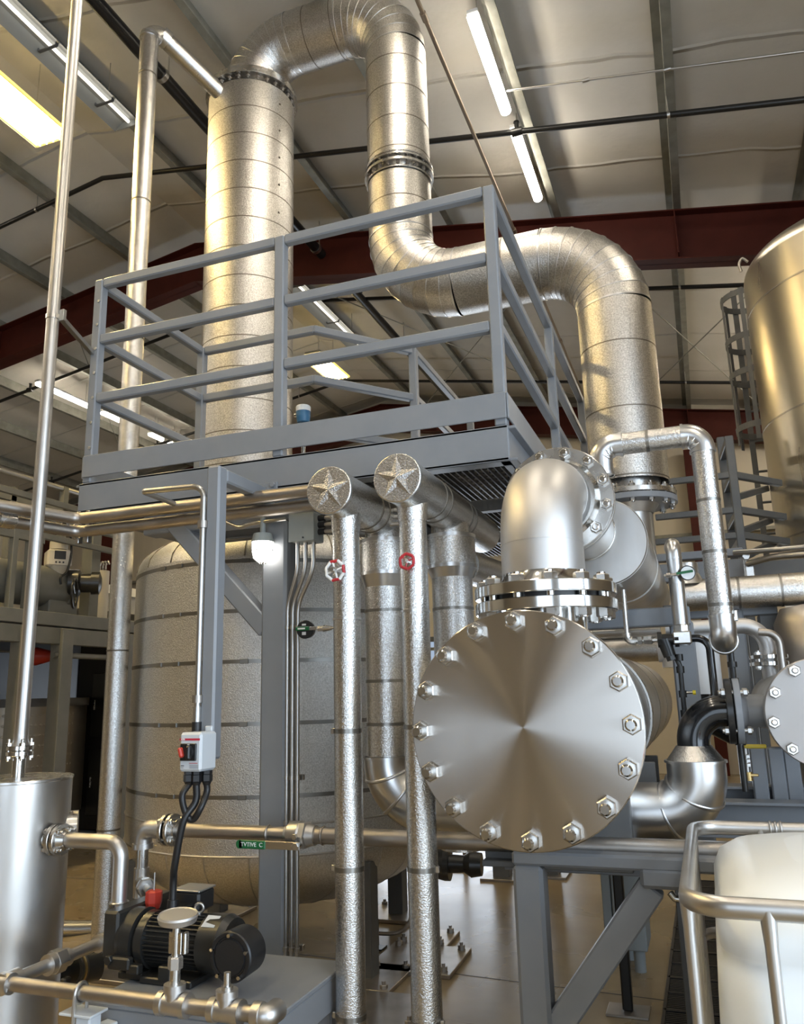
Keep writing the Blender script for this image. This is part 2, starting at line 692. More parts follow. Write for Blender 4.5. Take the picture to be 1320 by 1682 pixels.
# purlins: Z-sections running along the building, under both slopes
trim = 4
for x in (2.75, 1.48, .2, -1.1, -2.4, -3.65, -5.25, -7.03, -8.35, -9.65, -10.95, -12.25, -13.55):
    mb = MB()
    zc = ceil_z(x)
    mb.box((x, (YW0 + YW1) / 2, zc - .105), (.006, YW1 - YW0, .20), bev=0)
    mb.box((x + .035, (YW0 + YW1) / 2, zc - .205), (.075, YW1 - YW0, .004), bev=0)
    mb.box((x - .035, (YW0 + YW1) / 2, zc - .010), (.075, YW1 - YW0, .004), bev=0)
    mb.box((x + .072, (YW0 + YW1) / 2, zc - .195), (.004, YW1 - YW0, .02), bev=0)
    ST('trim_%d' % trim, mb, GALV)
    trim += 1


def rafter(y, bot):
    """tapered red I-section under both slopes; bot(x) is the underside"""
    global trim
    mb = MB()
    for xa, xb in ((XW0, -6.05), (-6.05, XW1)):
        n = 1
        top = lambda x: ceil_z(x) - .212
        mb.prism([(xa, y - .008, bot(xa)), (xb, y - .008, bot(xb)), (xb, y - .008, top(xb)), (xa, y - .008, top(xa))], (0, .016, 0))
        for fn, dz in ((bot, 0), (top, -.015)):
            mb.prism([(xa, y - .12, fn(xa) + dz), (xb, y - .12, fn(xb) + dz), (xb, y - .12, fn(xb) + dz + .015), (xa, y - .12, fn(xa) + dz + .015)], (0, .24, 0))
    for x in (-9.6, -3.0, .2):
        mb.box((x, y - .06, (bot(x) + ceil_z(x) - .212) / 2), (.012, .11, ceil_z(x) - .212 - bot(x)), bev=0)
    mb.bar((XW0 + .2, y, 0), (XW0 + .2, y, bot(XW0) + .3), .25, .45)
    mb.bar((XW1 - .2, y, 0), (XW1 - .2, y, bot(XW1) + .3), .25, .3)
    ST('trim_%d' % trim, mb, RED)
    trim += 1


def rbot(x):
    return 7.153 - .2031 * (x + 4.587) if x > -5.9 else 7.42 - .158 * (-5.9 - x) * 1.0 - .03


rafter(8.58, lambda x: (7.10 - .1975 * (x + 4.587)) if x > -6.05 else (7.389 - .163 * (-6.05 - x) - .25 + .01))
rafter(15.55, lambda x: ceil_z(x) - .80)
rafter(1.6, lambda x: ceil_z(x) - .80)
# back-wall red columns and girts
mb = MB()
mb.bar((.15, 15.6, 0), (.15, 15.6, 5.9), .2, .2)
ST('trim_%d' % trim, mb, RED); trim += 1
mb = MB()
xrc = A(181, 920, Y=15.2).x
mb.bar((xrc, 15.2, 0), (xrc, 15.2, 5.6), .46, .3)
ST('trim_%d' % trim, mb, RED); trim += 1
for z in (2.4, 4.3):
    mb = MB()
    mb.box(((XW0 + XW1) / 2, YW1 - .08, z), (XW1 - XW0, .12, .06), bev=0)
    ST('trim_%d' % trim, mb, GALV); trim += 1


def fit(p):
    return V(p)


# sprinkler branches: black pipe following the roof slope
def sprinkler(y, label, drop=.40):
    t = T('sprinkler_pipe', label, 'pipe', (-6.05, y, ceil_z(-6.05) - drop), 'black sprinkler branch pipes')
    mb = MB()
    mb.sweep([(XW0 + .5, y, ceil_z(XW0 + .5) - drop), (-6.05, y, ceil_z(-6.05) - drop), (XW1 - .3, y, ceil_z(XW1 - .3) - drop)], .028, 12)
    M('pipe', mb, BLK, t)
    for x in (-13.2, -10.4, -8.2, -4.2, -1.15, 1.8):
        z = ceil_z(x) - drop
        mb = MB()
        mb.cyl((x - .05, y, z), (x + .05, y, z), .04, seg=12)
        mb.cyl((x, y, z), (x, y, z + .10), .022, seg=10)
        mb.cyl((x, y, z + .10), (x, y, z + .108), .03, seg=10)
        M('sprinkler_head', mb, BLK, t)
    for x in (-7.03, -2.4, .2):
        z = ceil_z(x) - drop
        mb = MB()
        mb.cyl((x, y, z), (x, y, ceil_z(x) - .2), .006, seg=6)
        mb.band((x, y, z), (1, 0, 0), .029, .025, .004, 12)
        M('hanger_rod', mb, ZINC, t)


sprinkler(6.62, 'black sprinkler pipe crossing below the ceiling in front of the red rafter')
sprinkler(9.98, 'black sprinkler pipe just behind the red rafter')
sprinkler(13.47, 'farthest black sprinkler pipe near the back wall')
t = T('sprinkler_main', 'thick black sprinkler main running along the roof beside the ridge', 'pipe', (-4.15, 8, 7.18))
mb = MB()
mb.cyl((-4.15, 2.5, 7.18), (-4.15, 15.5, 7.18), .062, seg=20)
M('pipe', mb, BLK, t)
for y in (5.2, 8.4, 11.6):
    mb = MB()
    mb.band((-4.15, y, 7.18), (0, 1, 0), .062, .05, .01, 20)
    mb.cyl((-4.15, y + .1, 7.24), (-4.15, y + .1, ceil_z(-4.15)), .008, seg=6)
    M('hanger_rod', mb, ZINC, t)
for y in (9.98, 13.47):
    mb = MB()
    mb.cyl((-4.15, y, 7.18), (-4.15, y, ceil_z(-4.15) - .40), .035, seg=12)
    M('riser', mb, BLK, t)
t = T('roof_conduit', 'thin brown weathered conduit running along the roof right of the tall duct', 'conduit', (-1.5, 8, 6.68))
mb = MB()
mb.cyl((-1.53, 2.5, 6.68), (-1.53, 15.4, 6.68), .018, seg=12)
for y in (5.0, 8.2, 11.4):
    mb.cyl((-1.53, y - .04, 6.68), (-1.53, y + .04, 6.68), .026, seg=12)
M('conduit', mb, BROWN, t)
t = T('crosswise_conduit', 'thin grey conduit crossing the purlins at the upper right', 'conduit', (-.5, 6.24, 6.8))
mb = MB()
mb.sweep([(-1.15, 6.24, ceil_z(-1.15) - .245), (XW1 - .2, 6.24, ceil_z(XW1 - .2) - .245)], .011, 10)
for x in (-.45, .22, 1.5):
    mb.cyl((x - .03, 6.24, ceil_z(x) - .245), (x + .03, 6.24, ceil_z(x) - .245), .018, seg=10)
M('conduit', mb, ZINC, t)
# wind-bracing rods under the far bay
for k, (p0, p1, lab) in enumerate((((-.95, 8.7, 6.75), (1.6, 15.3, 6.3), 'bracing rod under the far roof bay sloping down to the right'),
                                   ((1.6, 8.7, 6.25), (-.95, 15.3, 6.70), 'bracing rod under the far roof bay crossing beside the tank ladder'),
                                   ((-5.2, 8.7, 7.35), (-1.1, 15.3, 6.75), 'bracing rod under the far roof bay seen above the chamfered guardrail'),
                                   ((-1.1, 8.7, 6.69), (-5.2, 15.3, 7.29), 'bracing rod rising beside the lower duct elbow'),
                                   ((-8.4, 8.7, 7.2), (-12.4, 15.3, 6.5), 'bracing rod under the left roof slope'))):
    mb = MB()
    mb.cyl(p0, p1, .009, seg=8)
    S('bracing_rod', mb, GALV, lab, 'rod', 'roof bracing rods')


# ------------------------------------------------------------------ lamps on the ceiling
def led_lamp(x, y0, y1, label, drop=.30, group='slim white lamps under the roof', lens=None):
    z = ceil_z(x) - drop
    t = T('led_lamp', label, 'lamp', (x, (y0 + y1) / 2, z), group)
    mb = MB()
    mb.box((x, (y0 + y1) / 2, z + .035), (.09, y1 - y0 + .04, .04), bev=.006)
    M('housing', mb, WHT, t)
    mb = MB()
    n = 16
    pr = [(x + .05 * math.cos(PI * .93 + PI * 1.14 * k / n), z + .0 + .05 * math.sin(PI * .93 + PI * 1.14 * k / n)) for k in range(n + 1)]
    vs = [(px, y, pz) for y in (y0, y1) for px, pz in pr]
    mb.add(vs, [(k, k + 1, n + 2 + k, n + 1 + k) for k in range(n)], True)
    mb.add(vs[:n + 1], [tuple(range(n + 1))], False)
    mb.add(vs[n + 1:], [tuple(range(n + 1))], False)
    M('diffuser', mb, lens or LED, t)
    mb = MB()
    for y in (y0 + .15, y1 - .15):
        mb.cyl((x, y, z + .05), (x, y, ceil_z(x)), .005, seg=6)
    M('hanger', mb, ZINC, t)


led_lamp(-1.21, 5.28, 6.44, 'lit white lamp at the upper right, nearer of the pair beside the purlin')
led_lamp(-1.19, 6.72, 7.90, 'lit white lamp at the upper right, ending in front of the red rafter')
for y0, y1, lab in ((9.85, 11.15, 'far-left lit lamp, nearest of the row left of the guardrail'), (11.45, 12.35, 'far-left lit lamp seen between guardrail corner and thick pipe'),
                    (12.85, 13.25, 'far-left lit lamp just right of the thick insulated pipe'), (13.5, 14.0, 'farthest lit lamp of the far-left row')):
    led_lamp(-10.12, y0, y1, lab, .42, 'far-left row of lamps')


for x, y0 in ((-1.2, 3.0), (-1.2, .9), (-1.2, -1.6), (1.6, 3.4), (1.6, -.4), (1.6, -3.6), (2.0, 9.3), (2.0, 11.2), (2.0, 13.1), (-5.6, -3.6), (-10.1, 3.6), (-10.1, .2), (-10.1, -3.4)):  # unseen fill lamps added to brighten ceiling, back wall and metal
    led_lamp(x, y0, y0 + 1.16, 'added fill lamp under the roof, unseen, brightening the hall', .45, 'added lamps out of view', FILL_LED)


def strip_lamp(x, y0, y1, label):
    z = ceil_z(x) - .50
    t = T('strip_lamp', label, 'lamp', (x, (y0 + y1) / 2, z), 'open reflector lamps')
    mb = MB()
    pr = [(-.16, -.02), (-.06, .05), (.06, .05), (.16, -.02), (.16, -.012), (.06, .06), (-.06, .06), (-.16, -.012)]
    mb.prism([(x + a, y0, z + b) for a, b in pr], (0, y1 - y0, 0))
    mb.box((x, y0 + .004, z + .02), (.26, .008, .08), bev=0)
    mb.box((x, y1 - .004, z + .02), (.26, .008, .08), bev=0)
    M('reflector', mb, REFL, t)
    for dx in (.03,):
        mb = MB()
        mb.cyl((x + dx, y0 + .03, z + .018), (x + dx, y1 - .03, z + .018), .016, seg=12)
        M('tube', mb, TUBE, t)
    for y in (y0 + .35, (y0 + y1) / 2 + .1, y1 - .35):
        mb = MB()
        mb.box((x, y, z - .004), (.20, .03, .012), bev=.002)
        mb.box((x - .1, y, z + .03), (.012, .03, .07), bev=.002)
        mb.box((x + .1, y, z + .03), (.012, .03, .07), bev=.002)
        M('bracket', mb, GREYD, t)
    mb = MB()
    for y in (y0 + .3, y1 - .3):
        mb.cyl((x, y, z + .06), (x, y, ceil_z(x)), .004, seg=6)
    M('hanger', mb, ZINC, t)


strip_lamp(-4.95, 3.35, 5.72, 'open reflector lamp at the upper left above the glowing yellow lamp')
strip_lamp(-4.92, 9.3, 11.6, 'open reflector lamp seen through the guardrail right of the column')


def warm_lamp(x0, x1, y0, y1, label):
    xm = (x0 + x1) / 2
    z = ceil_z(xm) - .72
    t = T('high_bay_lamp', label, 'lamp', (xm, (y0 + y1) / 2, z), 'glowing yellow lamps')
    mb = MB()
    w, L = x1 - x0, y1 - y0
    mb.box((xm, (y0 + y1) / 2, z + .075), (w * .7, L, .05), bev=.01)
    for sx in (-1, 1):
        mb.prism([(xm + sx * w * .35, y0, z + .06), (xm + sx * w * .5, y0, z - .01), (xm + sx * w * .49, y0, z - .01), (xm + sx * w * .34, y0, z + .06)], (0, L, 0))
    M('housing', mb, REFL, t)
    mb = MB()
    mb.box((xm, (y0 + y1) / 2, z + .025), (w * .84, L - .02, .02), bev=.004)
    M('diffuser', mb, WARML, t)
    mb = MB()
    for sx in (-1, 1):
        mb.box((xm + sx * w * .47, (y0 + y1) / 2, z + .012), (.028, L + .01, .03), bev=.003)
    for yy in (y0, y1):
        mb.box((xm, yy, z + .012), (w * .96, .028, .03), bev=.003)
    M('glow_rim', mb, RIM_GLOW, t)
    mb = MB()
    n = 5
    for k in range(n):
        mb.box((xm - w * .36 + w * .72 * k / (n - 1), (y0 + y1) / 2, z - .002), (.004, L, .02), bev=0)
    M('louvre', mb, WARML, t)
    mb = MB()
    for y in (y0 + .25, y1 - .25):
        mb.cyl((xm, y, z + .1), (xm, y, ceil_z(xm)), .004, seg=6)
    M('hanger', mb, ZINC, t)


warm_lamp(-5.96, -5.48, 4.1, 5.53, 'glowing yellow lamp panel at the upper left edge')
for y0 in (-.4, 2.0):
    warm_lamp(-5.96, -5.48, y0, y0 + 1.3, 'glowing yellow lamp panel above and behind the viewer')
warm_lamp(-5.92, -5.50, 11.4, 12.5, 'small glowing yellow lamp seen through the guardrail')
# ================================================================ BIG VESSEL UNDER THE PLATFORM
VC = V((-2.72, 5.0, 0))
VR = 1.0
t = T('process_vessel', 'huge embossed-aluminium clad vessel standing under the platform', 'vessel', (VC.x, VC.y, 0))
mb = MB()
zb, zt = .70, 2.36
mb.lathe(VC, (0, 0, 1), [(zb, VR), (zt, VR)], 96, False)
M('jacket', mb, STUCV, t)
for y in (925, 1006, 1088, 1190, 1309):
    z = A(360, y, Y=4.04).z
    mb = MB()
    mb.band(VC + V((0, 0, z)), (0, 0, 1), VR, .022, .003, 96)
    for a in (-1.9, -1.75, -1.3, -1.1):
        p = VC + V((math.cos(a) * (VR + .004), math.sin(a) * (VR + .004), z))
        mb.box(p, (.05, .012, .026), (V((-math.sin(a), math.cos(a), 0)), V((math.cos(a), math.sin(a), 0)), V((0, 0, 1))), .002)
    M('strap', mb, BAND, t)
for z in (.86, .70):
    mb = MB()
    mb.torus(VC + V((0, 0, z)), (0, 0, 1), VR, .007, 96, 6)
    M('seam_ring', mb, SSM, t)
mb = MB()
pr = [(zb - .42 * math.sin(a), VR * math.cos(a)) for a in [PI / 2 * k / 12 for k in range(13)]]
mb.lathe(VC, (0, 0, 1), pr[::-1], 96, True)
for k in range(24):
    a0 = 2 * PI * k / 24 + .05
    pts = [VC + V((math.cos(a0) * (VR * math.cos(b) + .001), math.sin(a0) * (VR * math.cos(b) + .001), zb - .42 * math.sin(b))) for b in [PI / 2 * .75 * j / 7 for j in range(8)]]
    mb.sweep(pts, .005, 6, True, False, 1)
M('bottom_head', mb, [STUCV, SMAL], t)
mb = MB()
pr = [(zt + .34 * math.sin(a), VR * math.cos(a)) for a in [PI / 2 * k / 12 for k in range(13)]]
mb.lathe(VC, (0, 0, 1), pr, 96, True)
for k in range(24):
    a0 = 2 * PI * k / 24
    pts = [VC + V((math.cos(a0) * (VR * math.cos(b) + .002), math.sin(a0) * (VR * math.cos(b) + .002), zt + .34 * math.sin(b))) for b in [PI / 2 * .75 * j / 7 for j in range(8)]]
    mb.sweep(pts, .004, 6, True, False, 1)
M('top_head', mb, [STUCV, SEAM], t)
for ang in (-.55, -2.2, 1.0, 2.6):
    p = VC + V((math.cos(ang) * .93, math.sin(ang) * .93, 0))
    mb = MB()
    mb.bar((p.x, p.y, .02), (p.x, p.y, .62), .11, .11)
    M('leg', mb, GREYD, t)
    mb = MB()
    mb.box((p.x, p.y, .012), (.42, .42, .024), bev=.003)
    for sx in (-1, 1):
        for sy in (-1, 1):
            q = (p.x + sx * .17, p.y + sy * .17, .024)
            mb.nut(q, (0, 0, 1), .022, .02)
            mb.cyl(q, (q[0], q[1], .06), .011, seg=10)
    M('base_plate', mb, [SSD], t)

# column on the vessel
CC = V((-3.06, 5.0, 0))
CR = .348
ZF = A(409, 165, Y=5.0).z
t = T('vapour_column', 'tall wide silver column rising through the platform', 'column', (CC.x, CC.y, 2.5))
mb = MB()
mb.cyl(CC + V((0, 0, 2.55)), CC + V((0, 0, ZF - .10)), CR, seg=96)
z = ZF - .34
while z > 2.75:
    mb.band(CC + V((0, 0, z)), (0, 0, 1), CR, .008, .0012, 96, 1)
    z -= .243
for z0 in [ZF - .34 - .243 * k for k in range(14)]:
    mb.box(CC + V((.33, -.117, z0 + .1)), (.01, .012, .012), bev=0, m=1)
M('jacket', mb, [STUCF, SEAM], t)
mb = MB()
mb.disc(CC + V((0, 0, ZF - .05)), (0, 0, 1), CR + .028, .035, 96)
mb.cyl(CC + V((0, 0, ZF - .1)), CC + V((0, 0, ZF - .05)), CR - .08, seg=64)
M('flange', mb, SS, t)
bolts(t, CC + V((0, 0, ZF - .02)), (0, 0, 1), CR - .01, 28, .035, .009, .017, .03, 0, SSD)

# big vapour duct: column -> up -> across -> down -> across -> down
DR = .235
X2 = A(653, 210, Y=5).x
X3 = (A(1010, 640, Y=5).x + A(1043, 780, Y=5).x) / 2
ZR = A(519, 60, Y=5).z
Z2 = A(790, 456, Y=5).z
ZE = A(1047, 822, Y=5).z
Y5 = 5.0
t = T('vapour_duct', 'very large silver insulated duct looping over the platform from the column', 'duct', (X2, Y5, ZR))
corner = [(CC.x, Y5, ZF), (CC.x, Y5, ZR), (X2, Y5, ZR), (X2, Y5, Z2), (X3, Y5, Z2), (X3, Y5, ZE + .10)]
RB = .43
ZFL = A(655, 296, Y=5).z


def elbow(c0, c1, c2, R, n):
    pts = fil([c0, c1, c2], R, n)
    return pts[1:-1]


def jacket_elbow(nm, i, n=9):
    a, b, c = (V(corner[i - 1]), V(corner[i]), V(corner[i + 1]))
    pts = elbow(a, b, c, RB, n)
    mb = MB()
    mb.sweep(pts, DR, 72, False, True)
    gore_rings(mb, pts, DR, .0034)
    mb.band(pts[0], (pts[1] - pts[0]), DR, .012, .004, 64, 1)
    mb.band(pts[-1], (pts[-1] - pts[-2]), DR, .012, .004, 64, 1)
    M(nm, mb, [STUCF, SMAL], t)
    return pts[0], pts[-1]


def jacket_run(p0, p1, step=.24, caps=False):
    mb = MB()
    mb.cyl(p0, p1, DR, seg=72, caps=caps)
    seams(mb, p0, p1, DR, step, .008, .0012, 1, step * .7, 72)
    M('straight_jacket', mb, [STUCF, SEAM], t)


e = [jacket_elbow('gored_elbow', i) for i in (1, 2, 3, 4)]
jacket_run(corner[0], e[0][0])
jacket_run(e[0][1], e[1][0])
jacket_run(e[1][1], (X2, Y5, ZFL + .09), .26)
jacket_run((X2, Y5, ZFL - .06), e[2][0], .3)
jacket_run(e[2][1], e[3][0], .5)
jacket_run(e[3][1], corner[5], .43)
mb = MB()
mb.disc((CC.x, Y5, ZF - .012), (0, 0, 1), CR + .02, .03, 96)
M('flange', mb, SS, t)
mb = MB()
mb.cyl((X2, Y5, ZFL - .08), (X2, Y5, ZFL + .1), DR - .035, seg=48)
mb.disc((X2, Y5, ZFL - .005), (0, 0, 1), DR + .025, .022, 72)
mb.disc((X2, Y5, ZFL + .045), (0, 0, 1), DR + .022, .018, 72)
mb.disc((X2, Y5, ZFL + .075), (0, 0, 1), DR + .012, .012, 72)
mb.disc((X2, Y5, ZFL - .055), (0, 0, 1), DR + .012, .012, 72)
M('flange', mb, SS, t)
bolts(t, (X2, Y5, ZFL + .017), (0, 0, 1), DR - .008, 20, .022, .008, .015, .012, 0, SSD)
mb = MB()
mb.cyl((X3, Y5, ZE + .02), (X3, Y5, ZE + .12), DR - .05, seg=48)
mb.disc((X3, Y5, ZE + .005), (0, 0, 1), DR + .035, .03, 72)
M('flange', mb, SS, t)

# thick insulated riser at the left with its crossover to the column
PX, PY = -3.42, 4.13
ZP = A(256, 38, Y=PY).z
t = T('insulated_riser', 'tall insulated riser pipe left of the platform bending over to the column', 'pipe', (PX, PY, .1))
mb = MB()
pr = .066
PE = A(362, 153, Y=4.70)
PD = (PE - V((PX, PY, ZP))).normalized()
pts = fil([(PX, PY, .1), (PX, PY, ZP), PE], .10, 8)
mb.sweep(pts, pr, 40)
seams(mb, (PX, PY, .1), (PX, PY, ZP - .1), pr, 1.05, .010, .0015, 1, .7)
M('jacket', mb, [STUC, SEAM], t)
mb = MB()
EB = V((PX, PY, ZP))
for p, d in (((PX, PY, ZP - .1), (0, 0, 1)), (EB + PD * .10, PD), ((PX, PY, ZP - .12), (0, 0, 1))):
    mb.band(p, d, pr, .016, .006, 40)
mb.band(EB + PD * .13, PD, pr, .05, .008, 40)
M('elbow_band', mb, SMAL, t)
mb = MB()
mb.sweep(fil([PE - PD * .02, PE + PD * .05, PE + V((.10, .12, -.12))], .04, 5), .040, 20)
mb.disc(PE + PD * .005, PD, .058, .02, 24)
mb.disc(PE + PD * .035, PD, .058, .02, 24)
M('flange', mb, SS, t)
bolts(t, PE + PD * .055, PD, .048, 4, .05, .006, .011, .006, .4)

# ================================================================ WORK PLATFORM
PXL, PXR, PYF = -2.74, -.63, 2.97
t = T('work_platform', 'grey painted steel work platform with guardrail around the column', 'platform', (-1.7, 3.1, 0))
bz, bh = 2.50, .145
mb = MB()
mb.box(((PXL + PXR) / 2, PYF + .006, bz), (PXR - PXL, .012, bh), bev=.003)
mb.box(((PXL + PXR) / 2, PYF + .04, bz + bh / 2 - .006), (PXR - PXL, .08, .012), bev=.002)
mb.box(((PXL + PXR) / 2, PYF + .04, bz - bh / 2 + .006), (PXR - PXL, .08, .012), bev=.002)
M('front_beam', mb, GREY, t)


def chan(p0, p1, name='side_beam'):
    mb = MB()
    p0, p1 = V(p0), V(p1)
    mb.bar(p0, p1, .012, bh, bev=.003)
    mb.bar(p0 + V((0, 0, bh / 2 - .006)), p1 + V((0, 0, bh / 2 - .006)), .07, .012, bev=.002)
    mb.bar(p0 + V((0, 0, -bh / 2 + .006)), p1 + V((0, 0, -bh / 2 + .006)), .07, .012, bev=.002)
    return M(name, mb, GREY, t)


chan((PXR - .006, PYF + .014, bz), (PXR - .006, 5.85, bz))
chan((PXL + .006, PYF + .014, bz), (PXL + .006, 3.91, bz))
chan((PXL, 3.91, bz), (-1.945, 3.91, bz), 'back_beam')
chan((-1.945, 3.91, bz), (-1.50, 4.42, bz), 'back_beam')
chan((-1.50, 4.42, bz), (-1.50, 5.85, bz), 'back_beam')
mb = MB()
mb.box((-1.88, 3.11, 2.365), (1.09, .10, .115), bev=.006)
M('cross_beam', mb, GREY, t)
for y in (3.9, 4.8):
    mb = MB()
    mb.bar((-1.48 if y > 4 else -1.9, y, 2.47), (PXR - .02, y, 2.47), .06, .06)
    M('cross_beam', mb, GREYD, t)
# bar grating
mb = MB()
for x0, x1, y0, y1 in ((PXL + .02, PXR - .02, PYF + .02, 3.9), (-1.49, PXR - .02, 3.9, 5.84)):
    x = x0
    while x < x1:
        mb.box((x, (y0 + y1) / 2, 2.55), (.007, y1 - y0, .032), bev=0)
        x += .03
    y = y0
    while y < y1:
        mb.box(((x0 + x1) / 2, y, 2.556), (x1 - x0, .006, .008), bev=0)
        y += .065
M('grating', mb, GRATE, t)
# toe boards
TZ = 2.655
mb = MB()
mb.box(((PXL + PXR) / 2 + .01, PYF - .004, TZ), (PXR - PXL - .02, .008, .108), bev=.002)
M('toe_board', mb, GREY, t)
for p0, p1 in (((PXR + .004, PYF, TZ), (PXR + .004, 5.85, TZ)), ((PXL + .004, PYF + .01, TZ), (PXL + .004, 3.91, TZ)), ((PXL, 3.91, TZ), (-1.945, 3.91, TZ)), ((-1.945, 3.91, TZ), (-1.5, 4.42, TZ))):
    mb = MB()
    mb.bar(p0, p1, .008, .108, bev=.002)
    M('toe_board', mb, GREY, t)
# guardrail posts and rails
GT = 3.635
ps = .05
xl, xr, yf = PXL + .035, PXR - .028, PYF + .03
posts = [(xl, yf), (-1.662, yf), (xr, yf), (xr, 4.40), (xr, 5.75), (xl, 3.90), (-1.51, 4.42), (-1.51, 5.75)]
for x, y in posts:
    mb = MB()
    mb.bar((x, y, 2.575), (x, y, GT + .02), ps, ps, (0, 1, 0), .006)
    M('guard_post', mb, GREY, t)
for k in range(7):
    mb = MB()
    mb.nut((xl + .012, yf - ps / 2, 2.75 + .13 * k), (0, -1, 0), .008, .006)
    M('bolt', mb, ZINC, t)
RS = .044
for z, nm in ((GT, 'top_rail'), (3.325, 'mid_rail'), (3.012, 'mid_rail')):
    h = ps / 2
    for p0, p1 in (((xl + h, yf, z), (-1.662 - h, yf, z)), ((-1.662 + h, yf, z), (xr - h, yf, z)), ((xr, yf + h, z), (xr, 4.40 - h, z)), ((xr, 4.40 + h, z), (xr, 5.75 - h, z)),
                   ((xl, yf + h, z), (xl, 3.90 - h, z)), ((xl + h, 3.90, z), (-1.935, 3.90, z)), ((-1.945, 3.89, z), (-1.52, 4.41, z)), ((-1.51, 4.42 + h, z), (-1.51, 5.75 - h, z))):
        mb = MB()
        mb.bar(p0, p1, RS, RS + .003, bev=.006)
        M(nm, mb, GREY, t)
# main column of the platform with knee braces
mb = MB()
mb.bar((-1.716, 3.11, 0), (-1.716, 3.11, 2.31), .122, .122, (0, 1, 0), .012)
M('column', mb, GREY, t)
mb = MB()
mb.box((-1.716, 3.11, .01), (.26, .26, .02), bev=.003)
M('base_plate', mb, GREY, t)
mb = MB()
mb.bar((-1.76, 3.10, 1.83), (-2.27, 3.10, 2.36), .08, .085, (0, 1, 0), .006)
M('knee_brace', mb, GREY, t)

# ------------------------------------------------- hanging switch post, conduit, switch, cables
t = T('switch_post', 'grey square hanging post with top arm bolted to the platform beam', 'post', (-1.735, 2.64, 1.3))
hp = A(351, 1000, Y=2.62)
HX = hp.x
mb = MB()
ztop = A(356, 765, Y=2.60).z
mb.bar((HX, 2.62, 1.33), (HX, 2.62, ztop), .06, .06, (0, 1, 0), .008)
M('post', mb, GREY, t)
mb = MB()
mb.bar((HX, 2.65, ztop - .03), (HX, 2.96, ztop - .03), .055, .055, bev=.007)
mb.box((HX + .02, 2.962, ztop - .03), (.12, .01, .09), bev=.002)
mb.nut((HX + .06, 2.957, ztop - .0), (0, -1, 0), .012, .01)
M('arm', mb, GREY, t)
cy = 2.585
t2 = T('switch_conduit', 'bent metal conduit looping from under the beam down the hanging post', 'conduit', A(323, 1190, Y=cy))
mb = MB()
dn = A(331, 930, Y=cy)
p_bot = V((dn.x, cy, A(322, 1195, Y=cy).z))
p_top = V((dn.x, cy, A(333, 798, Y=cy).z))
p_l = A(236, 803, Y=2.56)
p_l = V((p_l.x, 2.56, p_top.z))
p_e = A(300, 833, Y=2.95)
mb.sweep(fil([p_bot, p_top, p_l, p_e], [.05, .012], 8), .0115, 16)
M('conduit', mb, ZINC, t2)
for yy in (862, 1148):
    c = V((dn.x, cy, A(330, yy, Y=cy).z))
    mb = MB()
    mb.cyl(c - V((0, 0, .014)), c + V((0, 0, .014)), .02, seg=14)
    mb.box(c + V((.02, .02, 0)), (.035, .02, .03), bev=.003)
    M('clamp', mb, SSD, t2)
mb = MB()
mb.cyl(p_bot - V((0, 0, .035)), p_bot + V((0, 0, .02)), .018, seg=14)
mb.cyl(p_bot + V((0, 0, .02)), p_bot + V((0, 0, .075)), .015, seg=14, m=1)
M('connector', mb, [BLKP, ZINC], t2)

yb0 = 2.49
cr = A(330, 1233, Y=yb0)
zt_, zb_ = A(330, 1203, Y=yb0).z, A(330, 1268, Y=yb0).z
bw = cr.x - A(294, 1233, Y=yb0).x
bd = .10
bc = V((cr.x - bw / 2, yb0 + bd / 2, (zt_ + zb_) / 2))
t3 = T('disconnect_switch', 'pale grey safety switch box with red handle hung on the post', 'switch', (bc.x, bc.y, zb_))
mb = MB()
mb.box(bc, (bw, bd, zt_ - zb_), bev=.008)
M('housing', mb, SWG, t3)
mb = MB()
mb.box((bc.x + .01, yb0 + bd, zt_ + .006), (.03, .012, .025), bev=.004)
mb.box((bc.x + .01, yb0 + bd, zb_ - .006), (.03, .012, .025), bev=.004)
M('mounting_lug', mb, SWG, t3)
hz = zt_ - zb_
mb = MB()
mb.box((bc.x - .002, yb0 - .0005, zt_ - hz * .18), (bw * .92, .001, hz * .055), bev=0)
mb.box((bc.x + bw * .17, yb0 - .0005, zb_ + hz * .215), (bw * .38, .001, hz * .015), bev=0)
M('red_stripe', mb, LOGO, t3)
text('logo_lettering', 'ABB', (bc.x - bw * .33, yb0 - .0015, zt_ - hz * .18), (1, 0, 0), (0, 0, 1), hz * .07, WINK, t3)
mb = MB()
mb.box((bc.x - bw * .05, yb0 - .003, zt_ - hz * .50), (bw * .72, .008, hz * .44), bev=.002)
M('switch_plate', mb, BLKP, t3)
mb = MB()
mb.cyl((bc.x - bw * .02, yb0 - .006, zt_ - hz * .5), (bc.x - bw * .02, yb0 - .022, zt_ - hz * .5), bw * .27, seg=24)
mb.box((bc.x + bw * .12, yb0 - .024, zt_ - hz * .5), (bw * .18, .02, hz * .34), bev=.004)
M('rotary_knob', mb, BLKP, t3)
mb = MB()
mb.box((bc.x - bw * .2, yb0 - .026, zt_ - hz * .5), (bw * .16, .022, hz * .26), (V((.96, 0, .28)), V((0, 1, 0)), V((-.28, 0, .96))), .005)
M('red_handle', mb, REDS, t3)
text('small_print', 'OFF', (bc.x - bw * .02, yb0 - .008, zt_ - hz * .31), (1, 0, 0), (0, 0, 1), hz * .04, WINK, t3)
mb = MB()
for k in range(3):
    mb.box((bc.x + bw * .2, yb0 - .0004, zb_ + hz * (.165 - .035 * k)), (bw * .4, .0008, hz * .008), bev=0)
mb.box((bc.x - bw * .32, yb0 - .0004, zb_ + hz * .15), (bw * .14, .0008, hz * .02), bev=0)
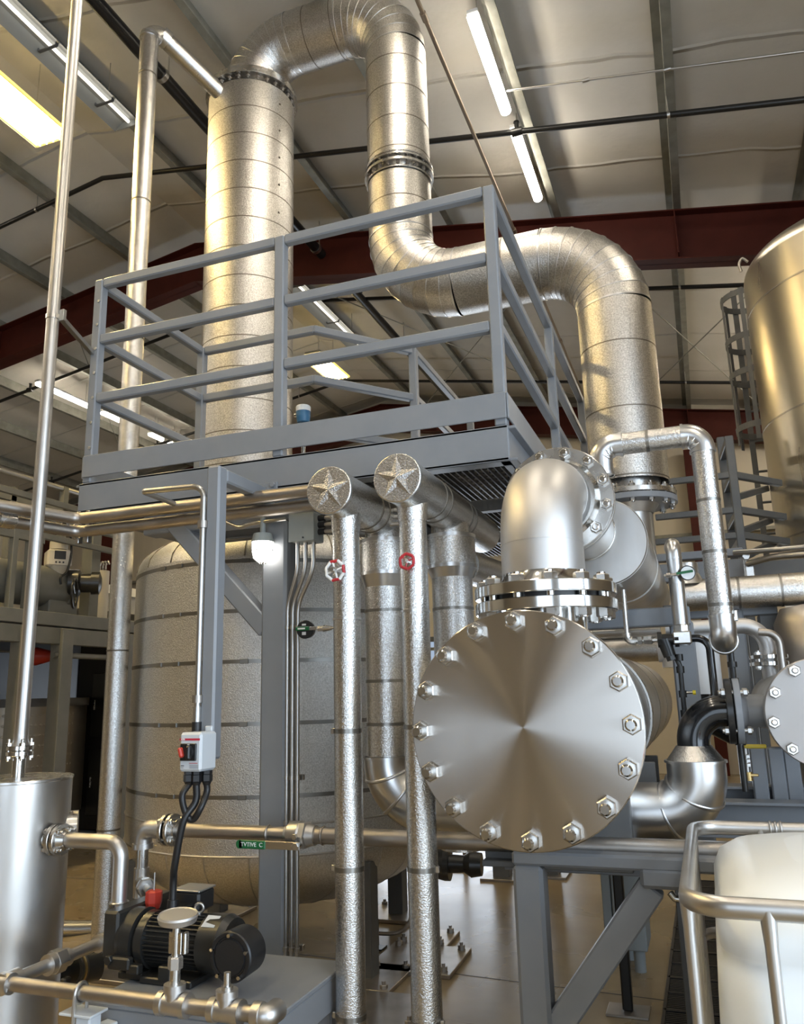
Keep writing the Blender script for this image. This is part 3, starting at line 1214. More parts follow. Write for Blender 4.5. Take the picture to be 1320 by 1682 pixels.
mb.box((bc.x - bw * .33, yb0 - .0004, zb_ + hz * .10), (bw * .12, .0008, hz * .012), bev=0)
M('rating_print', mb, INK, t3)
glands = []
for gx in (-.30, .04, .36):
    c = V((bc.x + bw * gx, bc.y - .01 if gx < .2 else bc.y + .01, zb_))
    mb = MB()
    mb.nut(c, (0, 0, -1), .019, .014)
    mb.nut(c + V((0, 0, -.014)), (0, 0, -1), .02, .025)
    mb.cyl(c + V((0, 0, -.039)), c + V((0, 0, -.05)), .017, .012, 14)
    M('cable_gland', mb, BLKP, t3)
    glands.append(c + V((0, 0, -.045)))
mx = A(283, 1497, Y=2.52)
mb = MB()
g = glands[1]
q1 = A(301, 1350, Y=2.50)
q2 = A(287, 1420, Y=2.50)


def bez(pts, n=10):
    """Catmull-Rom through points"""
    pts = [V(p) for p in pts]
    P = [pts[0] * 2 - pts[1]] + pts + [pts[-1] * 2 - pts[-2]]
    out = []
    for i in range(1, len(P) - 2):
        for k in range(n):
            s_ = k / n
            a, b, c, d = P[i - 1], P[i], P[i + 1], P[i + 2]
            out.append(.5 * ((2 * b) + (c - a) * s_ + (2 * a - 5 * b + 4 * c - d) * s_ * s_ + (3 * b - a - 3 * c + d) * s_ ** 3))
    out.append(pts[-1])
    return out


mb.sweep(bez([g, g + V((-.002, 0, -.06)), q1, q2, mx + V((0, 0, .1)), mx]), .0125, 14)
S('motor_cable', mb, BLKP, 'thick black cable dropping from the switch box to the pump motor', 'cable')
mb = MB()
g0, g2 = glands[0], glands[2]
mb.sweep(bez([g0, A(299, 1308, Y=2.5), A(306, 1338, Y=2.51), A(317, 1346, Y=2.52), A(329, 1328, Y=2.52), g2 + V((.001, 0, -.03)), g2]), .0115, 14)
S('looped_cable', mb, BLKP, 'short black cable looped under the switch box', 'cable')

# ------------------------------------------------- jelly-jar lamp
c = A(431, 905, Y=3.0)
t = T('jar_lamp', 'small lit caged jar lamp below the platform beam', 'lamp', (c.x, c.y, c.z - .05))
mb = MB()
mb.lathe(c, (0, 0, 1), [(-.05, .0), (-.046, .022), (-.03, .038), (0, .044), (.038, .044)], 24, True)
M('globe', mb, GLASSL, t)
mb = MB()
for k in range(8):
    a = 2 * PI * k / 8
    d = V((math.cos(a), math.sin(a), 0))
    mb.sweep([c + d * .048 + V((0, 0, .04)), c + d * .048 + V((0, 0, 0)), c + d * .04 + V((0, 0, -.035)), c + d * .012 + V((0, 0, -.056))], .002, 6)
mb.torus(c + V((0, 0, .0)), (0, 0, 1), .049, .002, 24, 6)
M('wire_cage', mb, ZINC, t)
mb = MB()
mb.cyl(c + V((0, 0, .038)), c + V((0, 0, .075)), .05, .04, 24)
mb.cyl(c + V((0, 0, .075)), c + V((0, .0, .2)), .012, seg=12)
mb.cyl(c + V((0, 0, .19)), c + V((0, .05, .24)), .03, seg=16)
M('cap', mb, JBX, t)
mb = MB()
mb.sweep(bez([A(366, 855, Y=3.04), A(392, 866, Y=3.03), A(408, 862, Y=3.02), A(428, 858, Y=3.0), A(470, 852, Y=3.0)]), .009, 10)
S('lamp_conduit', mb, ZINC, 'thin conduit feeding the jar lamp under the beam', 'conduit')

# ------------------------------------------------- junction box and conduits
c = A(495, 866, Y=2.98)
bwj = A(512, 866, Y=2.98).x - A(473, 866, Y=2.98).x
zt_, zb_ = A(495, 842, Y=2.98).z, A(495, 888, Y=2.98).z
t = T('junction_box', 'grey junction box under the platform feeding three conduits', 'box', (c.x, 3.03, zb_))
mb = MB()
mb.box((c.x, 3.03, (zt_ + zb_) / 2), (bwj, .10, zt_ - zb_), bev=.004)
M('enclosure', mb, JBX, t)
mb = MB()
mb.box((c.x, 2.978, (zt_ + zb_) / 2), (bwj + .006, .006, zt_ - zb_ + .006), bev=.002)
mb.cyl((c.x + .01, 2.975, zb_ + .012), (c.x + .01, 2.972, zb_ + .012), .004, seg=8, m=1)
M('cover', mb, [JBX, INK], t)
mb = MB()
for k, dz in enumerate((.03, .0, -.03)):
    p = V((c.x + bwj / 2, 3.03, (zt_ + zb_) / 2 + dz + .01))
    mb.cyl(p, p + V((.03, 0, 0)), .013, seg=12)
M('hub', mb, BLKP, t)
for k, dz in enumerate((.03, .0, -.03)):
    p = V((c.x + bwj / 2 + .028, 3.03, (zt_ + zb_) / 2 + dz + .01))
    mb = MB()
    mb.sweep([p, p + V((.5, 0, 0))], .009, 12)
    S('side_conduit', mb, ZINC, ('topmost', 'middle', 'lowest')[k] + ' short conduit leaving the right side of the junction box', 'conduit', 'side conduits of the junction box')
zs = A(480, 1030, Y=3.0).z
for k in range(3):
    x0 = A(487 + 13 * k, 890, Y=3.02).x
    x1 = A(472 + 8.5 * k, 1035, Y=3.06).x
    mb = MB()
    mb.sweep(fil([(x0, 3.03, zb_ + .004), (x0, 3.03, zb_ - .12), (x1, 3.06, zs + .1), (x1, 3.06, .12)], [.15, .15], 8), .0085, 12)
    for z in (1.05, 1.02):
        mb.cyl((x1, 3.06, z - .012), (x1, 3.06, z + .004), .0125, seg=12)
    S('drop_conduit', mb, ZINC, ('left', 'middle', 'right')[k] + ' one of three conduits running down beside the platform column', 'conduit', 'three conduits beside the column')
for yy, nm in ((1031, 'upper'), (1277, 'middle'), (1557, 'lower')):
    p = A(480, yy, Y=3.075)
    t = T('strut_clamp', nm + ' strut bracket holding the three conduits to the column', 'bracket', p, 'conduit strut brackets')
    mb = MB()
    xa, xb = A(463, yy, Y=3.08).x, A(497, yy, Y=3.08).x
    mb.box(((xa + xb) / 2, 3.09, p.z), (xb - xa, .02, .022), bev=.002)
    M('strut', mb, SSD, t)
    mb = MB()
    for k in range(3):
        xx = A(472 + 8.5 * k, 1035, Y=3.06).x
        mb.band((xx, 3.06, p.z), (0, 0, 1), .0085, .014, .003, 12)
        mb.box((xx + .010, 3.055, p.z), (.006, .008, .012), bev=0)
    M('clip', mb, ZINC, t)

# ------------------------------------------------- two dull pipes under the front beam
for k, (ya, yl, yend, lab) in enumerate(((822, 853, 826, 'upper of two dull steel pipes slung under the front beam'), (845, 869, 868, 'lower of two dull steel pipes slung under the front beam'))):
    yy = 2.88 + .045 * k
    z = A(380, ya, Y=yy).z
    pr_ = .027
    t = T('beam_pipe', lab, 'pipe', (-2.0, yy, z), 'pair of pipes under the front beam')
    x0 = A(128, yl, Y=yy).x
    pE = A(-40, yend, X=x0 - .16)
    mb = MB()
    mb.sweep(fil([(-1.29, yy, z), (x0, yy, z), (x0 - .2, 2.2, z + .0)], .06, 8), pr_, 24)
    M('pipe', mb, SSD, t)
    mb = MB()
    if k:
        mb.cyl((x0 - .075, 2.62, z), (x0 - .095, 2.55, z), .036, seg=20)
        mb.cyl((x0 - .098, 2.54, z), (x0 - .105, 2.51, z), .042, seg=6)
    else:
        mb.band((x0 + .02, yy, z), (1, 0, 0), pr_, .012, .004, 24)
    M('coupling', mb, SS, t)
p = A(140, 872, Y=2.9)
t = T('strut_hanger', 'galvanised strut hanger clamping both pipes at the platform corner', 'bracket', p)
mb = MB()
zlo, zhi = A(135, 884, Y=2.86).z, 2.43
for x in (-2.715, -2.66):
    mb.box((x, 2.985 - .02, (zlo + zhi) / 2), (.022, .03, zhi - zlo), bev=.002)
M('strut', mb, ZINC, t)
mb = MB()
mb.torus((-2.69, 2.88, A(380, 822, Y=2.88).z), (1, 0, 0), .031, .004, 24, 6)
mb.torus((-2.69, 2.925, A(380, 845, Y=2.925).z), (1, 0, 0), .031, .004, 24, 6)
mb.nut((-2.73, 2.86, A(127, 855, Y=2.88).z), (-1, 0, 0), .012, .02)
M('clamp', mb, SS, t)


# ================================================================ STAR-CAPPED HEADERS
def star(mb, c, R, m=0):
    """five-pointed pressed star on a disc facing -Y"""
    c = V(c)
    mb.lathe(c, (0, -1, 0), [(-.02, R), (0, R), (.002, R - .003), (.002, 0)], 48, False, m)
    pts = []
    for k in range(10):
        a = PI / 2 + PI * k / 5
        r = R * (.93 if k % 2 == 0 else .37)
        pts.append(c + V((math.cos(a) * r, -.0022, math.sin(a) * r)))
    ap = c + V((0, -.009, 0))
    for k in range(10):
        mb.add([ap, pts[k], pts[(k + 1) % 10]], [(0, 1, 2)], False, m)


def header(hx, hz, ys, R, py, r, cx_y, can_top, can_bot, cone_bot, canR, pipeR, label, capside, yend, can_hole):
    t = T('insulated_header', label, 'pipe', (hx, ys, 0), 'star-capped insulated headers')
    mb = MB()
    mb.cyl((hx, ys + .008, hz), (hx, yend, hz), R, seg=48)
    for y in (ys + .33, ys + .40, ys + .70, ys + .77):
        mb.band((hx, y, hz), (0, 1, 0), R, .006, .002, 48, 1)
    mb.band((hx, ys + .008, hz), (0, 1, 0), R, .012, .003, 48, 2)
    M('header_jacket', mb, [STUC, SEAM, SMAL], t)
    mb = MB()
    star(mb, (hx, ys, hz), R + .002)
    M('star_end_cap', mb, STUC, t, 'embossed end cap with a raised five-point star')
    mb = MB()
    mb.cyl((hx, py, .0), (hx, py, hz - R * .5), r, seg=40)
    for z in (hz - .30, hz - .46):
        mb.band((hx, py, z), (0, 0, 1), r, .008, .003, 40, 1)
    z = hz - .86
    while z > .1:
        mb.band((hx, py, z), (0, 0, 1), r, .016, .002, 40, 2)
        mb.box((hx + capside * (r + .005), py - .01, z), (.012, .014, .02), bev=.002, m=1)
        z -= .46
    mb.lathe((hx, py, hz - R - .045), (0, 0, 1), [(0, r + .0015), (.05, r + .006), (.09, r + .012)], 40, True)
    M('down_pipe_jacket', mb, [STUC, SMAL, BAND], t)
    mb = MB()
    c = V((hx, cx_y, 0))
    mb.lathe(c, (0, 0, 1), [(can_bot, canR), (can_top, canR), (can_top, canR * .62)], 48)
    mb.band(c + V((0, 0, can_top - .004)), (0, 0, 1), canR, .014, .003, 48, 1)
    mb.band(c + V((0, 0, can_bot + .004)), (0, 0, 1), canR, .014, .003, 48, 1)
    mb.cyl(c + V((0, 0, can_top - .01)), (hx, cx_y, hz - R * .6), pipeR * .95, seg=40)
    M('wide_can', mb, [STUC, SMAL], t)
    mb = MB()
    mb.lathe(c, (0, 0, 1), [(cone_bot, pipeR), (can_bot, canR)], 48)
    M('reducer_cone', mb, SMAL, t)
    return t, c


ysn = 2.575
t, c1 = header(-1.222, 2.281, ysn, .087, 2.725, .0505, 3.12, A(628, 882, Y=3.02).z, A(628, 940, Y=3.02).z, A(628, 962, Y=3.04).z, .103, .086,
               'left star-capped insulated header with its can and down pipe', -1, 3.25, 0)
zlow = 1.12
mb = MB()
XE = A(1150, 1330, Y=3.12).x - .0
lowR = .100
zl = A(1060, 1333, Y=3.12).z
mb.cyl((c1.x, 3.12, A(628, 1245, Y=3.03).z), (c1.x, 3.12, A(628, 962, Y=3.03).z + .005), .086, seg=40)
for yy in (1000, 1118, 1190):
    mb.band((c1.x, 3.12, A(640, yy, Y=3.03).z), (0, 0, 1), .086, .012, .002, 40, 1)
M('can_pipe_jacket', mb, [STUC, BAND], t)
mb = MB()
z0 = A(628, 1247, Y=3.03).z
mb.sweep(fil([(c1.x, 3.12, z0), (c1.x, 3.12, zl), (c1.x + .34, 3.12, zl)], .17, 14), lowR, 48)
mb.band((c1.x, 3.12, z0), (0, 0, 1), lowR, .01, .006, 48)
cen = V((c1.x + .17, 3.12, zl + .17))
for a in (PI + .25, PI + .8):
    ring_c = cen + V((math.cos(a) * .17, 0, math.sin(a) * .17))
    ax = V((-math.sin(a), 0, math.cos(a)))
    ax2 = V((ax.x, .25, ax.z)).normalized()
    mb.torus(ring_c, ax2, lowR - .001, .008, 40, 8, 0)
M('smooth_elbow', mb, SMAL, t, 'smooth pressed aluminium elbow')
mb = MB()
mb.cyl((c1.x + .34, 3.12, zl), (XE - .22, 3.12, zl), lowR - .004, seg=48)
mb.band((c1.x + .34, 3.12, zl), (1, 0, 0), lowR - .004, .014, .007, 48, 1)
mb.band((XE - .23, 3.12, zl), (1, 0, 0), lowR - .004, .016, .008, 48, 1)
M('low_jacket', mb, [STUC, SMAL], t)
mb = MB()
zc0 = A(1150, 1250, Y=3.12).z
mb.sweep(fil([(XE - .23, 3.12, zl), (XE, 3.12, zl), (XE, 3.12, zc0)], .13, 14), lowR, 48)
mb.band((XE, 3.12, zc0), (0, 0, 1), lowR, .008, .006, 48)
cen = V((XE - .13, 3.12, zl + .13))
for a in (-PI / 2 + .35, -.45):
    ring_c = cen + V((math.cos(a) * .13, 0, math.sin(a) * .13))
    ax = V((-math.sin(a), -.35, math.cos(a))).normalized()
    mb.torus(ring_c, ax, lowR - .002, .009, 40, 8, 0)
M('smooth_elbow', mb, SMAL, t, 'smooth pressed aluminium elbow')
mb = MB()
zc1 = A(1148, 1224, Y=3.12).z
mb.lathe((XE, 3.12, 0), (0, 0, 1), [(zc0, lowR), (zc1, .06), (zc1, 0)], 48)
M('reducer_cone', mb, STUC, t)

t, c2 = header(-.951, 2.293, 2.565, .087, 2.72, .051, 3.20, A(740, 874, Y=3.1).z, A(740, 928, Y=3.1).z, A(740, 946, Y=3.12).z, .103, .085,
               'right star-capped insulated header with its can and down pipe', 1, 3.75, 0)
mb = MB()
mb.cyl((c2.x, 3.2, .95), (c2.x, 3.2, A(740, 946, Y=3.12).z + .005), .085, seg=40)
for yy in (998, 1100):
    mb.band((c2.x, 3.2, A(740, yy, Y=3.12).z), (0, 0, 1), .085, .012, .002, 40, 1)
M('can_pipe_jacket', mb, [STUC, BAND], t)
# third header far behind, partly seen under the second
mb = MB()
mb.cyl((-.93, 3.3, 2.08), (-.80, 4.9, 2.10), .075, seg=32)
mb.band((-.87, 4.0, 2.09), (.08, 1, 0), .075, .01, .003, 32, 1)
S('insulated_branch', mb, [STUC, SEAM], 'shaded insulated pipe running back below the right star header', 'pipe')


# handwheels on the down pipes
def handwheel(px, py, R, mats_, label, Yp, white):
    c = A(px, py, Y=Yp)
    t = T('valve_handwheel', label, 'valve', c, 'small valve handwheels')
    mb = MB()
    n = 8 if white else 6
    for k in range(n):
        a0, a1 = 2 * PI * (k - .5) / n + .1, 2 * PI * (k + .5) / n + .1
        p0 = c + V((math.cos(a0) * R, 0, math.sin(a0) * R))
        p1 = c + V((math.cos(a1) * R, 0, math.sin(a1) * R))
        pm = (p0 + p1) / 2
        pm = c + (pm - c) * (1.06 if not white else .97)
        mm = 1 if (white and k in (0, 2, 6)) else 0
        mb.sweep([p0, pm, p1], R * (.16 if white else .2), 8, True, False, mm)
    for k in range(4 if white else 3):
        a = 2 * PI * k / (4 if white else 3) + .3
        mb.bar(c, c + V((math.cos(a) * R * .95, 0, math.sin(a) * R * .95)), R * .14, R * .2, (0, 1, 0), .001, 0)
    M('rim', mb, mats_, t)
    mb = MB()
    mb.nut(c + V((0, -.006, 0)), (0, -1, 0), R * .32, .012)
    mb.cyl(c + V((0, -.018, 0)), c + V((0, -.03, 0)), R * .2, seg=10)
    mb.cyl(c, c + V((0, .05, 0)), R * .2, seg=10)
    M('stem', mb, SS, t)


handwheel(550, 937, .038, [WINK, REDP], 'white and red chipped handwheel left of the first down pipe', 2.655, True)
handwheel(668, 922, .028, [REDP, REDP], 'small red handwheel on the second down pipe', 2.64, False)

# green-handled gauge valve with black disc
c = A(501, 1034, Y=2.98)
t = T('dial_gauge', 'round dark dial gauge beside the three conduits', 'gauge', c)
mb = MB()
mb.lathe(c, (.10, -1, 0), [(-.03, 0), (-.03, .034), (.0, .038), (.002, .035), (.002, 0)], 32)
M('case', mb, BLKP, t)
mb = MB()
mb.box(c + V((-.004, -.003, .020)), (.018, .001, .007), bev=0)
mb.box(c + V((-.004, -.003, -.016)), (.018, .001, .013), bev=0)
M('dial_print', mb, WINK, t)
t = T('instrument_valve', 'thin pipe with green-handled small valve across the dark gauge', 'valve', c + V((.1, 0, 0)))
mb = MB()
mb.cyl(c + V((.05, .0, 0)), c + V((.24, .0, .002)), .006, seg=10)
mb.nut(c + V((.06, 0, 0)), (1, 0, 0), .012, .025)
mb.cyl(c + V((.085, 0, 0)), c + V((.12, 0, 0)), .014, .008, 12)
M('pipe', mb, SS, t)
mb = MB()
mb.box(c + V((-.006, -.012, .003)), (.062, .005, .016), bev=.002)
mb.box(c + V((.04, -.010, .002)), (.04, .004, .014), bev=.001, m=1)
M('handle', mb, [GRN, SS], t)
mb = MB()
mb.box(c + V((-.010, -.0152, .003)), (.034, .001, .006), bev=0)
M('handle_print', mb, WINK, t)

# ================================================================ HEAT EXCHANGER WITH THE BIG BOLTED COVER
EC = V((-.525, 2.45, 1.438))
ER = .352
t = T('heat_exchanger', 'large steel heat exchanger with round bolted cover facing front', 'heat exchanger', (EC.x, EC.y, 1.0))
mb = MB()
mb.lathe(EC, (0, 1, 0), [(0, 0), (0, ER - .003), (.003, ER), (.032, ER), (.035, ER - .003), (.035, 0)], 128)
cov = M('cover', mb, TURN, t, 'lathe-turned round cover plate with radial sheen')
mb = MB()
mb.lathe(EC, (0, 1, 0), [(.041, .25), (.041, ER - .004), (.045, ER - .001), (.075, ER - .001), (.078, ER - .004), (.078, .26)], 96)
mb.lathe(EC, (0, 1, 0), [(.035, .30), (.041, .30)], 64)
M('shell_flange', mb, SS, t)
bolts(t, EC + V((0, 0, 0)), (0, -1, 0), .318, 16, .08, .0175, .030, .036, PI / 2 + .02)
mb = MB()
sr = .29
mb.cyl(EC + V((0, .07, 0)), EC + V((0, 3.75, 0)), sr, seg=80)
for d in (.62, 1.2, 1.26, 2.1, 2.9):
    mb.band(EC + V((0, d, 0)), (0, 1, 0), sr, .012, .002, 80, 1)
M('shell', mb, [SSM, SEAM], t)
mb = MB()
mb.disc(EC + V((0, 1.22, 0)), (0, 1, 0), sr + .012, .03, 64)
mb.disc(EC + V((0, 1.26, 0)), (0, 1, 0), sr + .012, .03, 64)
M('middle_flange', mb, SS, t)
mb = MB()
mb.box((EC.x, 3.4, 1.05), (.62, .02, .42), bev=.003)
mb.box((EC.x + .24, 3.5, .98), (.04, .2, .40), bev=.003)
M('saddle_web', mb, GREY, t)
for y in (2.9, 4.6):
    mb = MB()
    mb.box((EC.x, y, 1.08), (.5, .05, .22), bev=.004)
    mb.box((EC.x, y, .975), (.5, .14, .02), bev=.003)
    M('saddle', mb, GREYD, t)
NX, NY = -.478, 2.70
NZ = 1.80
mb = MB()
mb.cyl((NX, NY, EC.z + .2), (NX, NY, NZ), .135, seg=56)
mb.disc((NX, NY, NZ - .005), (0, 0, 1), .236, .038, 80, .003)
M('nozzle', mb, SSP, t)
tE = T('flanged_elbow', 'large satin stainless elbow bolted on top of the exchanger', 'pipe elbow', (NX, NY, NZ + .04))
mb = MB()
mb.disc((NX, NY, NZ + .047), (0, 0, 1), .236, .038, 80, .003)
mb.lathe((NX, NY, NZ + .085), (0, 0, 1), [(0, .165), (.03, .142), (.05, .139)], 56, True)
M('lower_flange', mb, SSP, tE)
mb = MB()
mb.cyl((NX, NY, NZ + .033), (NX, NY, NZ + .047), .19, seg=56)
M('gasket', mb, BLKP, tE)
bolts(tE, (NX, NY, NZ + .085), (0, 0, 1), .203, 12, .09, .014, .0255, .008, PI / 12)
FZ = A(915, 824, Y=2.99).z
FY = 2.98
mb = MB()
pts = fil([(NX, NY, NZ + .13), (NX, NY, FZ), (NX + .008, FY, FZ)], .215, 16)
mb.sweep(pts, .14, 64)
for i in (1, len(pts) - 3):
    tt = (pts[i + 1] - pts[i]).normalized()
    mb.band(pts[i], tt, .14, .008, .0012, 64, 0)
M('elbow', mb, SSW, tE)
FX = A(917, 822, Y=2.98).x
mb = MB()
mb.disc((FX, FY - .02, FZ), (0, 1, 0), .206, .03, 80, .003, .12)
mb.lathe((FX, FY - .05, FZ), (0, 1, 0), [(0, .142), (.03, .158)], 56, True)
M('upper_flange', mb, SS, tE)
bolts(tE, (FX, FY - .02, FZ), (0, -1, 0), .181, 12, .068, .013, .0225, .008, PI / 12 + .05)

# horizontal vessel behind the elbow
HC = A(988, 890, Y=3.42)
HR = .186
t = T('horizontal_drum', 'horizontal stainless drum behind the flanged elbow under the tall duct', 'drum', (HC.x, 3.42, HC.z - HR))
mb = MB()
mb.lathe(HC, (0, 1, 0), [(0, 0), (0, HR - .004), (.006, HR), (2.3, HR), (2.3, 0)], 80)
for d in (.012, .75, .78):
    mb.band(HC + V((0, d, 0)), (0, 1, 0), HR, .008, .0015, 80, 0)
M('shell', mb, [SSM], t)
mb = MB()
mb.disc((FX, FY + .018, FZ), (0, 1, 0), .206, .03, 80, .003)
p0, p1 = V((FX, FY + .045, FZ)), HC + V((-.06, .004, .045))
mb.cyl(p0, p1, .118, seg=48)
M('front_nozzle', mb, SSM, t)
mb = MB()
mb.torus(p1, (p1 - p0), .118, .006, 48, 8)
M('weld_bead', mb, SS, t)
mb = MB()
mb.disc((X3, Y5, ZE - .035), (0, 0, 1), DR + .035, .035, 72)
M('duct_flange', mb, GREY, t)
mb = MB()
mb.cyl((X3, Y5, HC.z + .1), (X3, Y5, ZE - .03), .118, seg=48)
mb.lathe((X3, Y5, ZE - .09), (0, 0, 1), [(0, .122), (.055, .16)], 48, True)
M('duct_nozzle', mb, SSM, t)
bolts(t, (X3, Y5, ZE + .035), (0, 0, 1), DR + .01, 14, .07, .010, .02, .015, .1)

# drain line, strainer, trap and black piping right of the exchanger
YD = 3.62
dp = A(1026, 1003, Y=YD)
zt2 = A(1060, 1052, Y=YD).z
t = T('drain_line', 'thin stainless drain line below the horizontal drum', 'pipe', (dp.x, YD, zt2))
mb = MB()
xs = A(1082, 1052, Y=YD).x
mb.sweep(fil([(dp.x, YD, HC.z - HR + .0), (dp.x, YD, zt2), (xs, YD, zt2)], .03, 6), .011, 14)
M('pipe', mb, SS, t)
mb = MB()
for x in (A(1052, 1052, Y=YD).x, A(1062, 1052, Y=YD).x, A(1068, 1052, Y=YD).x):
    mb.nut((x - .012, YD, zt2), (1, 0, 0), .019, .02)
mb.sweep(fil([(dp.x, YD, zt2 + .035), (dp.x, YD, zt2), (dp.x + .035, YD, zt2)], .025, 5), .018, 14)
M('fitting', mb, SS, t)
t = T('y_strainer', 'black Y-strainer with drip pipe beside the big cover', 'strainer', (xs, YD, zt2))
mb = MB()
x1 = A(1112, 1045, Y=YD).x
mb.cyl((xs - .005, YD, zt2), (xs + .012, YD, zt2), .033, seg=8)
mb.cyl((x1 - .012, YD, zt2), (x1 + .005, YD, zt2), .033, seg=8)
mb.cyl((xs, YD, zt2), (x1, YD, zt2), .024, seg=16)
q = A(1100, 1078, Y=YD)
mb.cyl((xs + .02, YD, zt2), q, .03, .026, 16)
mb.cyl(q, q + (q - V((xs + .02, YD, zt2))) * .25, .02, seg=6)
M('body', mb, BLK, t)
mb = MB()
q2 = A(1111, 1082, Y=YD)
q3 = A(1121, 1180, Y=YD)
mb.sweep(fil([q, q2, (q2.x + .01, YD, q2.z - .03), (q2.x + .01, YD, q3.z), (q2.x + .07, YD, q3.z)], .012, 4), .010, 12)
for yy in (1080, 1100, 1140, 1172):
    z = A(1115, yy, Y=YD).z
    mb.cyl((q2.x + .01, YD, z - .014), (q2.x + .01, YD, z + .014), .017, seg=10)
mb.sweep([(q2.x + .01, YD, q3.z), (q2.x + .012, YD, q3.z - .12)], .008, 10)
M('drip_pipe', mb, BLK, t)
mb = MB()
z = A(1118, 1138, Y=YD).z
mb.cyl((q2.x + .02, YD, z), (q2.x + .05, YD, z), .006, seg=8)
mb.cyl((q2.x + .05, YD - .002, z), (q2.x + .062, YD - .002, z), .010, seg=10, m=1)
M('plug_valve', mb, [SS, YEL], t)
t = T('trap_elbow_pipe', 'black pipe bending down from the steel fitting behind the insulated loop', 'pipe', (x1, YD, zt2))
mb = MB()
xf = A(1128, 1044, Y=YD).x
mb.box((xf - .02, YD, zt2 + .004), (.075, .06, .055), bev=.006)
mb.nut((xf - .02, YD, zt2 + .03), (0, 0, 1), .03, .03)
mb.nut((xf - .055, YD, zt2), (-1, 0, 0), .02, .03)
M('steel_fitting', mb, SS, t)
mb = MB()
xg = A(1163, 1044, Y=YD).x
mb.sweep(fil([(xf, YD, zt2), (xg, YD, zt2), (xg, YD, A(1172, 1180, Y=YD).z)], .05, 6), .016, 16)
M('pipe', mb, BLKG, t)

# black painted elbow, flanges and grey branch to the second exchanger
YB = 3.12
zB = A(1190, 1168, Y=YB).z
rB = .056
xF = A(1207, 1170, Y=YB).x
tB = T('black_elbow', 'glossy black painted pipe elbow rising from the insulated reducer', 'pipe elbow', (XE, YB, zc1))
mb = MB()
mb.sweep(fil([(XE, YB, zc1 - .005), (XE, YB, zB), (xF - .01, YB, zB)], .105, 12), rB, 36)
M('elbow', mb, BLKG, tB)
mb = MB()
mb.disc((xF - .028, YB, zB), (1, 0, 0), .112, .022, 48)
M('flange', mb, BLK, tB)
bolts(tB, (xF - .028, YB, zB), (-1, 0, 0), .09, 4, .06, .008, .014, .008, PI / 4, ZINC)
X2E = A(1352, 1171, Y=3.0)
R2E = .178
t = T('second_exchanger', 'second heat exchanger with bolted cover cut by the right edge', 'heat exchanger', (X2E.x, 3.0, .9))
mb = MB()
mb.lathe((X2E.x, 2.98, X2E.z), (0, 1, 0), [(0, 0), (0, R2E - .003), (.003, R2E), (.03, R2E), (.03, 0)], 80)
M('cover', mb, COV2, t)
bolts(t, (X2E.x, 2.98, X2E.z), (0, -1, 0), .155, 10, .075, .010, .0205, .016, PI + .17)
mb = MB()
mb.disc((X2E.x, 3.015, X2E.z), (0, 1, 0), R2E, .035, 64)
mb.cyl((X2E.x, 3.03, X2E.z), (X2E.x, 4.6, X2E.z), R2E - .035, seg=56)
M('shell', mb, SSM, t)
mb = MB()
mb.cyl((xF, YB, zB), (X2E.x - .05, YB, zB), rB, seg=36)
mb.disc((xF - .001, YB, zB), (1, 0, 0), .112, .022, 48)
mb.lathe((xF + .021, YB, zB), (1, 0, 0), [(0, .075), (.02, rB)], 32, True)
M('grey_branch', mb, GREY, t)

# insulated U-loop in front of the duct
YU = 3.22
rU = .044
za = A(1080, 722, Y=YU).z
xa = A(985, 735, Y=YU).x
xb = A(1172, 900, Y=YU).x
zl_ = A(1192, 1050, Y=YU).z
t = T('insulated_loop', 'insulated pipe loop passing in front of the tall duct and dropping at right', 'pipe', (xb, YU, zl_))
mb = MB()
ha, hb = xa + .055, xb - .07
mb.cyl((ha + .02, YU, za), (hb, YU, za), rU, seg=40)
mb.band(((ha + hb) / 2, YU, za), (1, 0, 0), rU, .012, .001, 40, 1)
M('cross_jacket', mb, [STUC, BAND], t)
mb = MB()
mb.cyl((xb, YU, za - .07), (xb, YU, zl_ + .09), rU, seg=40)
for k in range(1, 4):
    mb.band((xb, YU, za - .07 - .2 * k), (0, 0, 1), rU, .012, .001, 40, 1)
M('drop_jacket', mb, [STUC, BAND], t)


def wrinkled(pts, r, cen, name, lab='smooth aluminium elbow with pressed creases'):
    mb = MB()
    mb.sweep(pts, r, 40)
    p0, p1 = V(pts[0]), V(pts[-1])
    mb.band(p0, (V(pts[1]) - p0), r, .010, .003, 40)
    mb.band(p1, (p1 - V(pts[-2])), r, .010, .003, 40)
    k = len(pts)
    for i in (int(k * .3), int(k * .5), int(k * .7)):
        p = V(pts[i])
        d = (cen - p).normalized()
        tn = (V(pts[i + 1]) - V(pts[i - 1])).normalized()
        side = d.cross(tn)
        for s_ in (-1, 1):
            a = p + d * r * .2 + side * (s_ * r * .98)
            b = p + d * r * .99
            mid = p + (d * .74 + side * (s_ * .70)) * r
            mb.sweep(bez([a, mid, b], 4), [.001, .003, .005, .006, .006, .006, .005, .003, .001], 6)
    M(name, mb, SMAL, t, lab)


